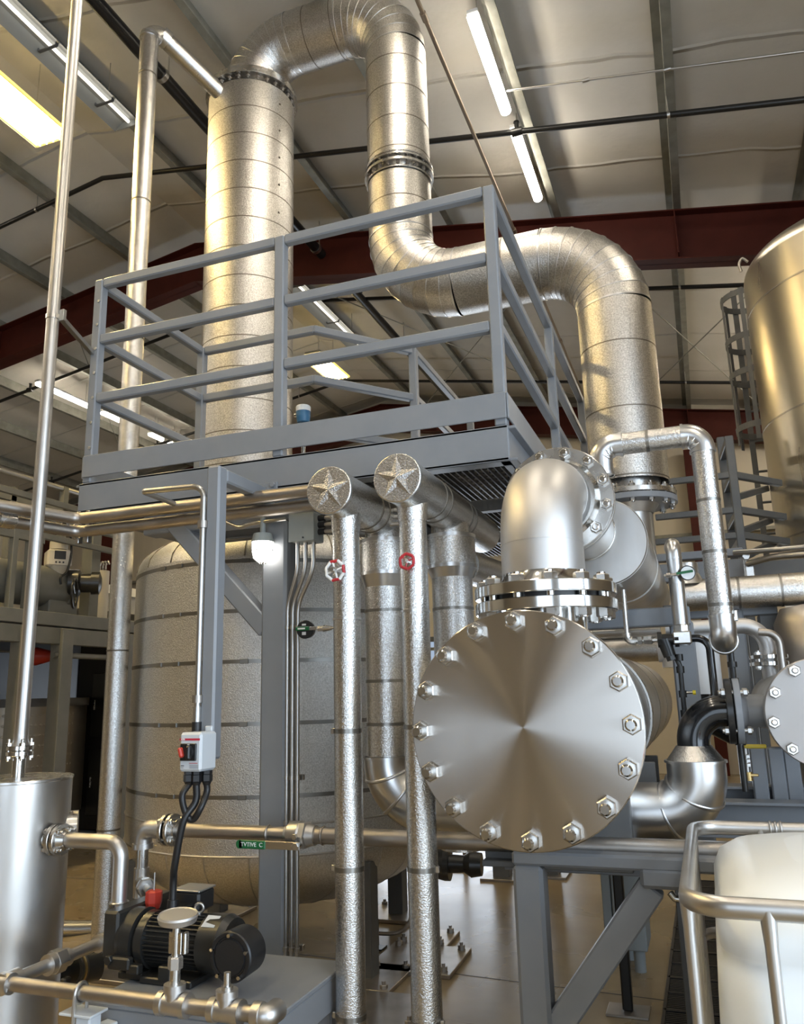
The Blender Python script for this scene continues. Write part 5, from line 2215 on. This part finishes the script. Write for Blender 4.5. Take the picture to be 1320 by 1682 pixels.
M('back_elbow', mb, SSM, t)
mb = MB()
mb.cyl((xT1, YM, zm + .05), (xT1, YM, zm + .115), .016, seg=20)
mb.nut((xT1, YM, zm + .095), (0, 0, 1), .022, .035)
mb.cyl((xT1, YM, zm + .13), (xT1, YM, zm + .22), .012, seg=16)
mb.box((xT1, YM - .004, zm + .165), (.045, .006, .06), bev=.004)
mb.box((xT1 + .03, YM + .005, zm + .165), (.012, .02, .06), bev=.003)
M('riser_stem', mb, SS, t)
gz = zm + .235
mb = MB()
mb.lathe((xT1 + .003, YM, gz), (.05, -.08, 1), [(-.022, .0), (-.022, .03), (-.012, .055), (.004, .060), (.010, .057), (.008, .052), (.010, .0)], 40)
M('seal_disc', mb, SSW, t, 'wide round flat disc seal facing up')
mb = MB()
mb.cyl((xT2, YM, zm + .05), (xT2, YM, zm + .10), .010, seg=14)
mb.cyl((xT2, YM, zm + .05), (xT2, YM, zm + .065), .018, seg=14)
M('riser_stem', mb, SS, t)
# pale grey support bracket with u-bolt
ub = A(133, 1632, Y=YM).x
t = T('pipe_support', 'pale grey stepped bracket with U-bolt below the manifold', 'bracket', (ub, YM, .3))
mb = MB()
mb.bar((ub + .025, YM + .01, 0), (ub + .025, YM + .01, zm - .06), .055, .055, (0, 1, 0), .005)
mb.box((ub + .005, YM + .01, zm - .055), (.12, .08, .008), bev=.002)
mb.bar((ub + .04, YM + .02, zm - .125), (SX0 + .1, SY0 + .0, zm - .125), .05, .05, bev=.004)
M('bracket', mb, SWG, t)
mb = MB()
mb.torus((ub, YM, zm), (1, .0, 0), rM + .006, .006, 28, 8)
mb.cyl((ub, YM - rM - .006, zm), (ub, YM - rM - .006, zm - .10), .006, seg=8)
mb.cyl((ub, YM + rM + .006, zm), (ub, YM + rM + .006, zm - .10), .006, seg=8)
M('u_bolt', mb, ZINC, t)

# clamped black coupling pipe on the floor behind the pump
p0, p1 = A(90, 1600, Y=3.0), A(160, 1585, Y=3.3)
t = T('floor_coupling', 'black clamped pipe coupling low behind the left receiver', 'coupling', p0)
mb = MB()
mb.cyl(p0 + V((-.2, -.1, -.01)), p1, .065, seg=32)
M('pipe', mb, BLKM, t)
mb = MB()
q0 = p0 + (p1 - p0) * .35
mb.band(q0, p1 - p0, .066, .05, .012, 32)
mb.band(q0, p1 - p0, .078, .014, .004, 32, 1)
mb.box(q0 + V((.03, -.06, -.03)), (.03, .04, .05), bev=.006)
M('clamp', mb, [BLKM, BRASS], t)
mb = MB()
pts = [A(60, 1525, Y=4.6), A(160, 1525, Y=4.9)]
mb.cyl(pts[0], pts[1], .05, seg=24)
S('pale_low_pipe', mb, SMAL, 'pale horizontal pipe low between the receiver and the riser', 'pipe')

# floor hose and small bracket between the down pipes
t = T('floor_clip', 'black perforated strut upright bolted to the floor near base plates', 'bracket', A(617, 1555, Z=.0))
q = A(617, 1555, Z=0)
mb = MB()
mb.box((q.x, q.y, .08), (.04, .02, .16), bev=.002)
mb.box((q.x, q.y - .03, .005), (.14, .10, .01), bev=.002)
M('upright', mb, BLK, t)
mb = MB()
mb.sweep(bez([A(575, 1531, Y=q.y), A(617, 1533, Y=q.y - .01), A(655, 1531, Y=q.y), A(675, 1505, Y=q.y + .02), A(672, 1450, Y=q.y + .1)]), .012, 12)
S('floor_hose', mb, SSD, 'thin grey hose curving up from the floor strut behind the second down pipe', 'hose')


def base_plate(px, py, w, d, label, rot):
    c = A(px, py, Z=0)
    t = T('floor_plate', label, 'plate', (c.x, c.y, 0), 'steel floor plates')
    mb = MB()
    ca, sa = math.cos(rot), math.sin(rot)
    ax = (V((ca, sa, 0)), V((-sa, ca, 0)), V((0, 0, 1)))
    mb.box((c.x, c.y, .012), (w, d, .024), ax, .003)
    M('plate', mb, SSD, t)
    for sx in (-1, 1):
        for sy in (-1, 1):
            p = V((c.x, c.y, .024)) + ax[0] * (sx * (w / 2 - .05)) + ax[1] * (sy * (d / 2 - .05))
            mb = MB()
            mb.cyl(p, p + V((0, 0, .006)), .024, seg=16)
            mb.nut(p + V((0, 0, .006)), (0, 0, 1), .022, .02)
            mb.cyl(p, p + V((0, 0, .042)), .010, seg=10)
            M('anchor_bolt', mb, SSD, t)


base_plate(690, 1580, .50, .50, 'large steel floor plate with anchor bolts behind the second down pipe', .03)
base_plate(702, 1545, .34, .34, 'smaller rear floor plate just beyond the large one', .03)
base_plate(630, 1665, .48, .44, 'nearest floor plate at the bottom edge between the down pipes', .03)
for px, py, w, lab in ((765, 1428, .2, 'thin far post on a small foot beyond the second down pipe'), (826, 1442, .32, 'far stubby steel support foot left of the stand leg'), (905, 1438, .3, 'far grey support foot seen under the stand beam')):
    c = A(px, py, Z=0)
    t = T('far_support', lab, 'support', c, 'far support feet')
    mb = MB()
    mb.box((c.x, c.y, .01), (w, w, .02), bev=.002)
    M('foot_plate', mb, SSD, t)
    mb = MB()
    mb.bar((c.x, c.y, .01), (c.x, c.y, .95), .04 if px == 765 else .14, .04 if px == 765 else .14, (0, 1, 0), .004)
    M('post', mb, BROWN if px == 765 else GREYD, t)

# dark valve at the right of the vessel bottom
p = A(722, 1418, Y=4.6)
mb = MB()
mb.lathe(p, (1, .1, 0), [(-.06, .07), (.03, .09), (.06, .09), (.06, .05), (.14, .045), (.18, .07), (.24, .06), (.24, 0)], 28)
S('outlet_valve', mb, BLKM, 'dark flanged outlet at the right of the vessel bottom', 'valve')

# trench drain grate in the floor
c0, c1 = A(1112, 1670, Z=0), A(1134, 1490, Z=0)
gw = .26
xg = c0.x + .07
t = T('trench_grate', 'long black slotted trench drain grate beside the tote', 'grate', (xg, 4.5, 0))
y = 2.6
while y < 7.2:
    mb = MB()
    for dx in (-gw / 2, gw / 2):
        mb.box((xg + dx, y + .235, .006), (.016, .47, .012), bev=0)
    for dy in (.006, .235, .464):
        mb.box((xg, y + dy, .006), (gw, .012, .012), bev=0)
    k = .02
    while k < .46:
        mb.box((xg, y + k, .005), (gw - .02, .010, .008), bev=0)
        k += .022
    mb.box((xg, y + .235, .0012), (gw, .47, .0014), bev=0)
    M('grate_section', mb, GRATE, t)
    y += .475

# ================================================================ IBC TOTE
IX0, IX1, IY0, IY1, IZ = -.085, 1.08, 1.885, 2.88, 1.105
t = T('bulk_tote', 'white translucent plastic tote in a tubular metal cage at the lower right', 'tote', ((IX0 + IX1) / 2, (IY0 + IY1) / 2, 0))


def rrect(x0, x1, y0, y1, r, n=8):
    out = []
    for cx, cy_, a0 in ((x1 - r, y1 - r, 0), (x0 + r, y1 - r, PI / 2), (x0 + r, y0 + r, PI), (x1 - r, y0 + r, 1.5 * PI)):
        for k in range(n + 1):
            a = a0 + PI / 2 * k / n
            out.append((cx + math.cos(a) * r, cy_ + math.sin(a) * r))
    return out


mb = MB()
prof = [(.14, .0, .06), (.16, .025, .10), (.22, .04, .12), (.80, .04, .12), (.90, .045, .12), (.955, .05, .12), (.975, .065, .12), (.99, .058, .12), (1.03, .055, .12), (1.08, .075, .13), (1.11, .115, .14), (1.125, .17, .14), (1.135, .24, .14)]
prof[0] = (.14, .06, .10)
rings = []
for z, ins, r in prof:
    rings.append([(x, y, z) for x, y in rrect(IX0 + ins, IX1 - ins, IY0 + ins, IY1 - ins, r)])
n = len(rings[0])
vs = [p for r in rings for p in r]
fs = [(i * n + k, i * n + (k + 1) % n, (i + 1) * n + (k + 1) % n, (i + 1) * n + k) for i in range(len(rings) - 1) for k in range(n)]
mb.add(vs, fs, True)
mb.add(rings[-1], [tuple(range(n))], True)
mb.add(rings[0], [tuple(range(n))[::-1]], True)
M('bottle', mb, IBCP, t)
mb = MB()
mb.cyl(((IX0 + IX1) / 2, (IY0 + IY1) / 2, 1.13), ((IX0 + IX1) / 2, (IY0 + IY1) / 2, 1.17), .09, seg=32)
M('lid', mb, REDS, t)
for z, r_ in ((IZ, .016), (.80, .012), (.5, .012), (.2, .014)):
    pts = [V((x, y, z)) for x, y in rrect(IX0, IX1, IY0, IY1, .085, 6)]
    pts.append(pts[0])
    mb = MB()
    X, Y_ = None, None
    # flattened tube: taller than wide
    m2 = MB()
    m2.sweep(pts, r_, 14, False)
    mb.add([V((p[0], p[1], z + (p[2] - z) * 1.35)) for p in m2.v], m2.f, True)
    M('cage_rail', mb, SSM, t)


def cage_upright(x, y):
    mb = MB()
    pts = [(x, y, .14), (x, y, .47), (x, y, .53), (x, y, .77), (x, y, .83), (x, y, IZ - .07), (x, y, IZ - .02), (x, y, IZ)]
    rr = [.012, .012, .010, .012, .012, .013, .016, .017]
    m2 = MB()
    m2.sweep(pts, rr, 12)
    mb.add(m2.v, m2.f, True)
    M('cage_upright', mb, SSM, t)


XU = A(1264, 1530, Y=IY0).x
for k in range(6):
    cage_upright(XU + (IX1 - .09 - XU) * k / 5, IY0)
for k in range(5):
    cage_upright(IX0, IY0 + .1 + (IY1 - IY0 - .2) * k / 4)
    cage_upright(IX1, IY0 + .1 + (IY1 - IY0 - .2) * k / 4)
    cage_upright(IX0 + .2 + (IX1 - IX0 - .4) * k / 4, IY1)
mb = MB()
mb.box(((IX0 + IX1) / 2, (IY0 + IY1) / 2, .12), (IX1 - IX0, IY1 - IY0, .03), bev=.01)
for x in (IX0 + .08, (IX0 + IX1) / 2, IX1 - .08):
    mb.box((x, (IY0 + IY1) / 2, .055), (.1, IY1 - IY0, .11), bev=.008)
M('pallet', mb, GREYD, t)
mb = MB()
for dx in (-.015, 0, .015):
    mb.torus((.16 + dx, IY1, IZ), (1, 0, 0), .022, .004, 16, 6)
M('crimp_sleeve', mb, SSM, t)

# ================================================================ TALL TANK, LADDER CAGE AND ACCESS FRAME AT RIGHT
TC = V((1.62, 6.9, 0))
TR = .97
TZT = 5.02
t = T('tall_tank', 'tall polished stainless tank cut by the right edge', 'tank', (TC.x, TC.y, 0))
mb = MB()
mb.lathe(TC, (0, 0, 1), [(.5, TR), (TZT - .16, TR)], 120)
M('shell', mb, TANK, t)
for z in (4.55, 3.55, 2.62, 2.2):
    mb = MB()
    mb.band(TC + V((0, 0, z)), (0, 0, 1), TR, .012, .004, 120)
    M('weld_seam', mb, SSD, t)
mb = MB()
pr = [(TZT - .16 + .16 * math.sin(PI / 2 * k / 8), TR - .16 + .16 * math.cos(PI / 2 * k / 8)) for k in range(9)] + [(TZT + .06, TR * .5), (TZT + .08, 0)]
mb.lathe(TC, (0, 0, 1), pr, 96, True)
M('top_head', mb, TANK, t)
mb = MB()
a = -1.95
p = TC + V((math.cos(a) * (TR - .08), math.sin(a) * (TR - .08), TZT - .03))
mb.box(p, (.12, .12, .16), bev=.01)
M('lid_clamp', mb, SS, t)
for a in (.8, 2.4, 3.9, 5.5):
    mb = MB()
    mb.bar(TC + V((math.cos(a) * .8, math.sin(a) * .8, 0)), TC + V((math.cos(a) * .8, math.sin(a) * .8, .6)), .12, .12, (0, 1, 0), .01)
    M('leg', mb, SSM, t)
mb = MB()
p = A(1219, 428, Y=6.85)
mb.sweep(bez([p + V((.04, 0, -.02)), p + V((0, 0, .02)), p + V((-.03, 0, -.03)), p + V((-.02, 0, -.1))], 6), .012, 8)
M('hook', mb, SSD, t)

LC = V((.75, 7.78, 0))
t = T('ladder_cage', 'caged ladder with steel hoops on the left side of the tall tank', 'ladder', (LC.x, LC.y, 2.3))
hr = .24
for k, yy in enumerate((496, 566, 622, 710)):
    z = A(1185, yy, Y=7.72).z - .0
    mb = MB()
    n = 28
    vs = []
    for j in range(n + 1):
        a = .2 + 2 * PI * .86 * j / n
        for r_, dz in ((hr - .005, -.028), (hr + .005, -.028), (hr + .005, .028), (hr - .005, .028)):
            vs.append(LC + V((math.cos(a) * r_, math.sin(a) * r_, z + dz)))
    fs = [(4 * j + q, 4 * j + (q + 1) % 4, 4 * j + 4 + (q + 1) % 4, 4 * j + 4 + q) for j in range(n) for q in range(4)]
    mb.add(vs, fs, False)
    M('hoop', mb, GREYD, t)
zh0, zh1 = A(1185, 735, Y=7.72).z, A(1185, 490, Y=7.72).z
for a in (2.5, 3.4, 4.4):
    p = LC + V((math.cos(a) * hr, math.sin(a) * hr, 0))
    mb = MB()
    mb.bar(p + V((0, 0, zh0)), p + V((0, 0, zh1)), .04, .008, (math.cos(a), math.sin(a), 0), .001)
    M('cage_strap', mb, GREYD, t)
for dx in (-.2, .2):
    mb = MB()
    mb.bar(LC + V((dx + .1, hr, .3)), LC + V((dx + .1, hr, zh1 + .2)), .05, .02, (0, 1, 0), .002)
    M('ladder_rail', mb, GREYD, t)
for k in range(14):
    mb = MB()
    mb.cyl(LC + V((-.1, hr, .5 + .3 * k)), LC + V((.3, hr, .5 + .3 * k)), .012, seg=8)
    M('rung', mb, GREYD, t)

YA = 6.2
t = T('access_frame', 'grey steel access frame between the insulated loop and the tall tank', 'frame', (A(1200, 800, Y=YA).x, YA, 0))
for px, yt in ((1192, 718), (1206, 716)):
    x = A(px, 800, Y=YA + (.0 if px > 1200 else .5)).x
    y = YA + (.0 if px > 1200 else .5)
    z1 = A(px, yt, Y=y).z
    mb = MB()
    mb.bar((x, y, 0), (x, y, z1), .06, .06, (0, 1, 0), .006)
    M('post', mb, GREYD, t)
xs_ = A(1206, 800, Y=YA).x
for yy in (722, 780, 846, 890):
    z = A(1206, yy, Y=YA).z
    mb = MB()
    mb.bar((xs_, YA, z), (A(1192, 800, Y=YA + .5).x, YA + .5, z), .05, .05)
    M('rung_bar', mb, GREYD, t)
for yy in (780, 838, 880):
    z = A(1206, yy, Y=YA).z
    mb = MB()
    mb.bar((A(1075, yy, Y=YA).x, YA, z), (xs_, YA, z), .045, .045)
    M('guard_bar', mb, GREYD, t)
    mb = MB()
    mb.bar((xs_, YA, z), (TC.x - .93, YA + .35, z - .02), .045, .05)
    M('guard_bar', mb, GREYD, t)
    mb = MB()
    mb.bar((xs_, YA + .1, z - .15), (TC.x - .99, YA + .8, z + .05), .045, .05)
    M('guard_bar', mb, GREYD, t)
zt7, zb7 = A(1150, 910, Y=5.6).z, A(1150, 953, Y=5.6).z
mb = MB()
x0, x1 = A(1080, 930, Y=5.6).x, A(1222, 930, Y=5.6).x
mb.box(((x0 + x1) / 2, 5.6, (zt7 + zb7) / 2 - .03), (x1 - x0, .1, (zt7 - zb7) * .7), bev=.006)
mb.box(((x0 + x1) / 2, 5.6, zt7 - .01), (x1 - x0, .1, .05), bev=.004)
M('deck_beam', mb, GREY, t)
mb = MB()
mb.box((x1 + .22, 5.65, (zt7 + zb7) / 2 - .05), (.4, .1, .12), bev=.006)
M('deck_beam', mb, GREYD, t)
# two bright tubes swinging in from the right edge
for k, (pts, lab) in enumerate((([(1205, 908), (1260, 904), (1330, 898)], 'upper slim bright tube entering from the right edge below the tank'), ([(1228, 926), (1270, 915), (1330, 910)], 'lower bent bright tube entering from the right edge below the tank'))):
    mb = MB()
    P_ = [A(px, py, Y=5.4 - .12 * i) for i, (px, py) in enumerate(pts)]
    mb.sweep(bez(P_), .017 if k == 0 else .02, 14)
    S('bright_tube', mb, ZINC, lab, 'tube', 'tubes at the right edge')
p = A(1230, 935, Y=5.4)
t = T('tube_clamp', 'clamp assembly with bolts holding the two bright tubes', 'clamp', p)
mb = MB()
mb.box((p.x, 5.44, p.z - .02), (.06, .06, .16), bev=.004)
mb.nut((p.x - .01, 5.40, p.z + .08), (0, -1, 0), .025, .03)
mb.cyl((p.x - .02, 5.42, p.z - .1), (p.x - .02, 5.42, p.z + .12), .012, seg=8)
M('body', mb, SS, t)

# ================================================================ BLUE TRANSMITTER ON THE VESSEL TOP
c = A(498, 682, Y=4.0)
t = T('transmitter', 'blue instrument transmitter with white cap behind the toe board', 'transmitter', (c.x, 4.0, 2.6))
mb = MB()
mb.lathe(c, (0, 0, 1), [(-.05, .022), (-.045, .036), (-.012, .042), (.022, .042)], 28)
M('housing', mb, BLUE, t)
mb = MB()
mb.lathe(c, (0, 0, 1), [(.02, .044), (.05, .044), (.056, .038), (.056, 0)], 28)
M('cap', mb, WINK, t)
mb = MB()
mb.cyl(c + V((0, 0, -.05)), (c.x, 4.0, 2.56), .012, seg=12)
mb.nut(c + V((0, 0, -.085)), (0, 0, 1), .02, .03)
mb.cyl(c + V((-.04, 0, .008)), c + V((-.058, 0, .008)), .012, seg=10)
mb.cyl(c + V((.03, 0, -.06)), c + V((.03, 0, -.11)), .014, seg=10)
M('stem', mb, SS, t)

# ================================================================ LEFT MEZZANINE WITH MACHINERY
XM = -5.9
t = T('mezzanine', 'old grey steel mezzanine with posts in the left background', 'platform', (XM, 7.0, 0))
zt8, zb8 = A(130, 1012, X=XM).z, A(130, 1062, X=XM).z
zm8 = (zt8 + zb8) / 2
mb = MB()
mb.bar((XM, 4.6, zt8 - .06), (XM, 11.5, zt8 - .06), .10, .13, bev=.006)
M('edge_beam', mb, GREYO, t)
mb = MB()
mb.bar((XM + .0, 4.6, zt8 - .22), (XM + .0, 11.5, zt8 - .22), .10, .16, bev=.006)
M('lower_beam', mb, GREYO, t)
mb = MB()
mb.box((XM - 2.1, 8.0, zt8 - .05), (4.1, 7.0, .05), bev=0)
M('deck', mb, GREYD, t)
for px in (30, 96, 200):
    q = A(px, 1130, X=XM)
    mb = MB()
    mb.bar((XM + .01, q.y, 0), (XM + .01, q.y, zb8 + .16), .15, .15, (0, 1, 0), .006)
    M('post', mb, GREYO, t)
for y in (6.0, 8.8):
    mb = MB()
    mb.bar((XM - 3.8, y, 0), (XM - 3.8, y, zt8 - .1), .15, .15, (0, 1, 0), .006)
    M('post', mb, GREYO, t)
q = A(148, 950, X=XM - .3)
mb = MB()
mb.bar((XM - .3, q.y, zt8), (XM - .3, q.y, A(148, 870, X=XM - .3).z), .14, .14, (0, 1, 0), .006)
M('upper_post', mb, GREYO, t)
q0 = A(-20, 930, X=XM - .2)
for (a, b) in (((0, 792), (125, 845)), ((30, 860), (170, 912)), ((0, 880), (46, 878))):
    p0, p1 = A(a[0], a[1], X=XM - .1), A(b[0], b[1], X=XM - .1)
    z = (p0.z + p1.z) / 2
    mb = MB()
    mb.bar((XM - .1, p0.y - .6, z), (XM - .1, p1.y + .2, z), .05, .06, bev=.004)
    M('guard_bar', mb, GREYO, t)
for px in (22, 48):
    q = A(px, 900, X=XM - .1)
    mb = MB()
    mb.bar((XM - .1, q.y, zt8), (XM - .1, q.y, zt8 + .95), .06, .06, (0, 1, 0), .004)
    M('guard_post', mb, GREYO, t)
p0, p1 = A(112, 1077, X=XM + .02), A(180, 1082, X=XM + .02)
mb = MB()
mb.cyl((XM + .02, p0.y - .2, p0.z), (XM + .02, p1.y + 2, p0.z), .028, seg=12)
M('low_rail', mb, GREYO, t)

# overhead frame beyond the mezzanine
t = T('overhead_frame', 'grey frame of beams at the far left above the mezzanine', 'frame', (-7.2, 9, 3.4))
for (a, b, w) in (((0, 806), (125, 848), .12), ((0, 770), (128, 812), .035), ((0, 830), (125, 866), .06)):
    XX = -7.2
    p0, p1 = A(a[0], a[1], X=XX), A(b[0], b[1], X=XX)
    z = (p0.z + p1.z) / 2
    mb = MB()
    if w < .04:
        mb.cyl((XX, p0.y - 1, z), (XX, p1.y + 1, z), w, seg=12)
        M('tube_rail', mb, ZINC, t)
    else:
        mb.bar((XX, p0.y - 1, z), (XX, p1.y + 1, z), .08, w, bev=.004)
        M('beam', mb, GREYO, t)
for px in (18, 104):
    q = A(px, 830, X=-7.2)
    mb = MB()
    mb.bar((-7.2, q.y, zt8), (-7.2, q.y, A(px, 800, X=-7.2).z), .08, .08, (0, 1, 0), .004)
    M('post', mb, GREYO, t)

# gear drive with handwheel and screen head
c = A(88, 966, X=XM - .35)
t = T('gear_drive', 'old grey-green drum drive with black handwheel on the mezzanine', 'machine', (c.x, c.y, zt8))
mb = MB()
mb.cyl((c.x, c.y - 1.3, c.z), (c.x, c.y + .05, c.z), .21, seg=40)
mb.cyl((c.x, c.y + .05, c.z), (c.x, c.y + .12, c.z), .23, seg=40)
mb.box((c.x, c.y + .0, (c.z + zt8) / 2 - .05), (.3, .4, c.z - zt8), bev=.01)
M('drum', mb, GREYO, t)
mb = MB()
mb.lathe((c.x + .15, c.y + .05, c.z + .05), (.75, .55, 0), [(0, .14), (.1, .14), (.12, .1), (.22, .1), (.22, .12), (.3, .12), (.32, .06), (.32, 0)], 28)
M('gearbox', mb, BLKM, t)
hw = A(122, 975, X=XM + .05)
mb = MB()
mb.torus(hw, (.8, .5, 0), .14, .014, 32, 8)
for k in range(3):
    x_, y_, z_ = frame((.8, .5, 0))
    a = 2 * PI * k / 3 + .4
    mb.cyl(hw, hw + (x_ * math.cos(a) + y_ * math.sin(a)) * .14, .01, seg=8)
M('handwheel', mb, BLK, t)
c = A(95, 922, X=XM - .25)
t = T('screen_head', 'cream instrument head with a small dark screen on the mezzanine', 'instrument', c)
mb = MB()
mb.box(c + V((0, 0, .02)), (.22, .24, .18), (V((.8, -.6, 0)), V((.6, .8, 0)), V((0, 0, 1))), .02)
mb.lathe(c + V((0, 0, -.18)), (0, 0, 1), [(0, .04), (.12, .12)], 16)
mb.cyl(c + V((0, 0, .12)), c + V((0, 0, .2)), .09, seg=20)
M('body', mb, WALL, t)
mb = MB()
mb.box(c + V((.075, -.055, .05)) + V((.013, -.01, 0)), (.11, .012, .085), (V((.6, .8, 0)), V((.8, -.6, 0)), V((0, 0, 1))), .002)
for k in (-1, 0, 1):
    mb.box(c + V((.088, -.066, -.025)) + V((.6, .8, 0)) * (.035 * k), (.016, .010, .016), (V((.6, .8, 0)), V((.8, -.6, 0)), V((0, 0, 1))), .001)
M('screen', mb, BLKP, t)
mb = MB()
c = A(112, 915, X=XM - .1)
mb.sweep(bez([A(116, 880, X=XM - .15), A(117, 910, X=XM - .1), A(110, 938, X=XM - .1), A(100, 948, X=XM - .1), A(100, 960, X=XM - .1)]), .012, 8)
S('instrument_cable', mb, BLK, 'thin black cable beside the cream instrument head', 'cable')
c = A(168, 955, X=XM - .5)
t = T('gas_cylinder', 'slim pale cylinder with hooked top left of the thick riser', 'cylinder', (c.x, c.y, zt8))
mb = MB()
mb.cyl((c.x, c.y, zt8), (c.x, c.y, c.z + .12), .075, seg=20)
M('body', mb, WALL, t)
mb = MB()
for dx in (-.04, 0, .04):
    mb.sweep(bez([V((c.x + dx, c.y, c.z + .11)), V((c.x + dx, c.y, c.z + .2)), V((c.x + dx + .03, c.y, c.z + .23)), V((c.x + dx + .05, c.y, c.z + .19))], 5), .01, 6)
M('hook', mb, SS, t)
c = A(225, 985, X=-7.0)
t = T('white_hopper', 'pale cream hopper tray behind the thick riser', 'hopper', (c.x, c.y, zt8))
mb = MB()
mb.prism([(c.x, c.y - 1.0, c.z - .2), (c.x, c.y + 1.0, c.z - .2), (c.x, c.y + 1.0, c.z + .02), (c.x, c.y - 1.0, c.z + .02)], (-.6, 0, 0))
M('tray', mb, WALL, t)
mb = MB()
mb.prism([(c.x + .05, c.y - 1.1, c.z + .02), (c.x - .65, c.y - 1.1, c.z + .02), (c.x - .5, c.y - 1.1, c.z + .16), (c.x - .1, c.y - 1.1, c.z + .16)], (0, 2.2, 0))
M('lid', mb, WHT, t)
for k, (px, X_, r_, lab) in enumerate(((135, -8.4, 1.0, 'dimpled stainless tank left of the thick riser under the mezzanine'), (25, -7.6, .75, 'dimpled stainless tank farther left behind the mezzanine posts'))):
    c = A(px, 1240, X=X_)
    t = T('dimpled_tank', lab, 'tank', (c.x, c.y, 0), 'dimpled tanks')
    z0, z1 = .32, A(px, 1158 if k == 0 else 1160, X=X_).z
    mb = MB()
    mb.lathe((c.x, c.y, 0), (0, 0, 1), [(z0, 0), (z0, r_), (z1, r_), (z1, 0)], 64)
    nn = 40
    for i in range(nn):
        a = -PI * .75 + PI * .8 * i / nn
        for j in range(10):
            z = z0 + .1 + (z1 - z0 - .2) * j / 9
            d = V((math.cos(a), math.sin(a), 0))
            mb.lathe(V((c.x, c.y, z)) + d * (r_ - .001), d, [(0, .018), (.003, .009), (.0035, 0)], 6)
    M('shell', mb, DIMP, t)
    mb = MB()
    mb.lathe((c.x, c.y, z1), (0, 0, 1), [(-.01, r_ + .02), (.08, r_ + .02), (.08, 0)], 64)
    M('top_rim', mb, GREYD, t)
    for a in (-.5, -1.5, -2.5, 1.5):
        mb = MB()
        mb.bar((c.x + math.cos(a) * r_ * .8, c.y + math.sin(a) * r_ * .8, 0), (c.x + math.cos(a) * r_ * .8, c.y + math.sin(a) * r_ * .8, z0), .1, .1, (0, 1, 0), .005)
        M('leg', mb, GREYD, t)
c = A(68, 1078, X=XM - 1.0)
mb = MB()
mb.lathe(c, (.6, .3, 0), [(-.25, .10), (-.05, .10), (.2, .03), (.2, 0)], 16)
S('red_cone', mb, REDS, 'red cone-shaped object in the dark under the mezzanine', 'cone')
# black sheet added in place of shade under the far mezzanine
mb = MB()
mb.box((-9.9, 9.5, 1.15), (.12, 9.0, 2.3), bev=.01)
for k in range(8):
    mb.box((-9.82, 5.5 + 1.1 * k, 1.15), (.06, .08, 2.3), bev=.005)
S('shade_backdrop', mb, BLKP, 'tall black partition standing in for shade behind the dimpled tanks', 'backdrop')
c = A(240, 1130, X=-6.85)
t = T('dark_filler_box', 'black cabinet-like box filling the dark gap between the thick riser and the clad vessel', 'cabinet', (c.x, c.y, 0))  # black box made tall to keep the gap beside the riser dark
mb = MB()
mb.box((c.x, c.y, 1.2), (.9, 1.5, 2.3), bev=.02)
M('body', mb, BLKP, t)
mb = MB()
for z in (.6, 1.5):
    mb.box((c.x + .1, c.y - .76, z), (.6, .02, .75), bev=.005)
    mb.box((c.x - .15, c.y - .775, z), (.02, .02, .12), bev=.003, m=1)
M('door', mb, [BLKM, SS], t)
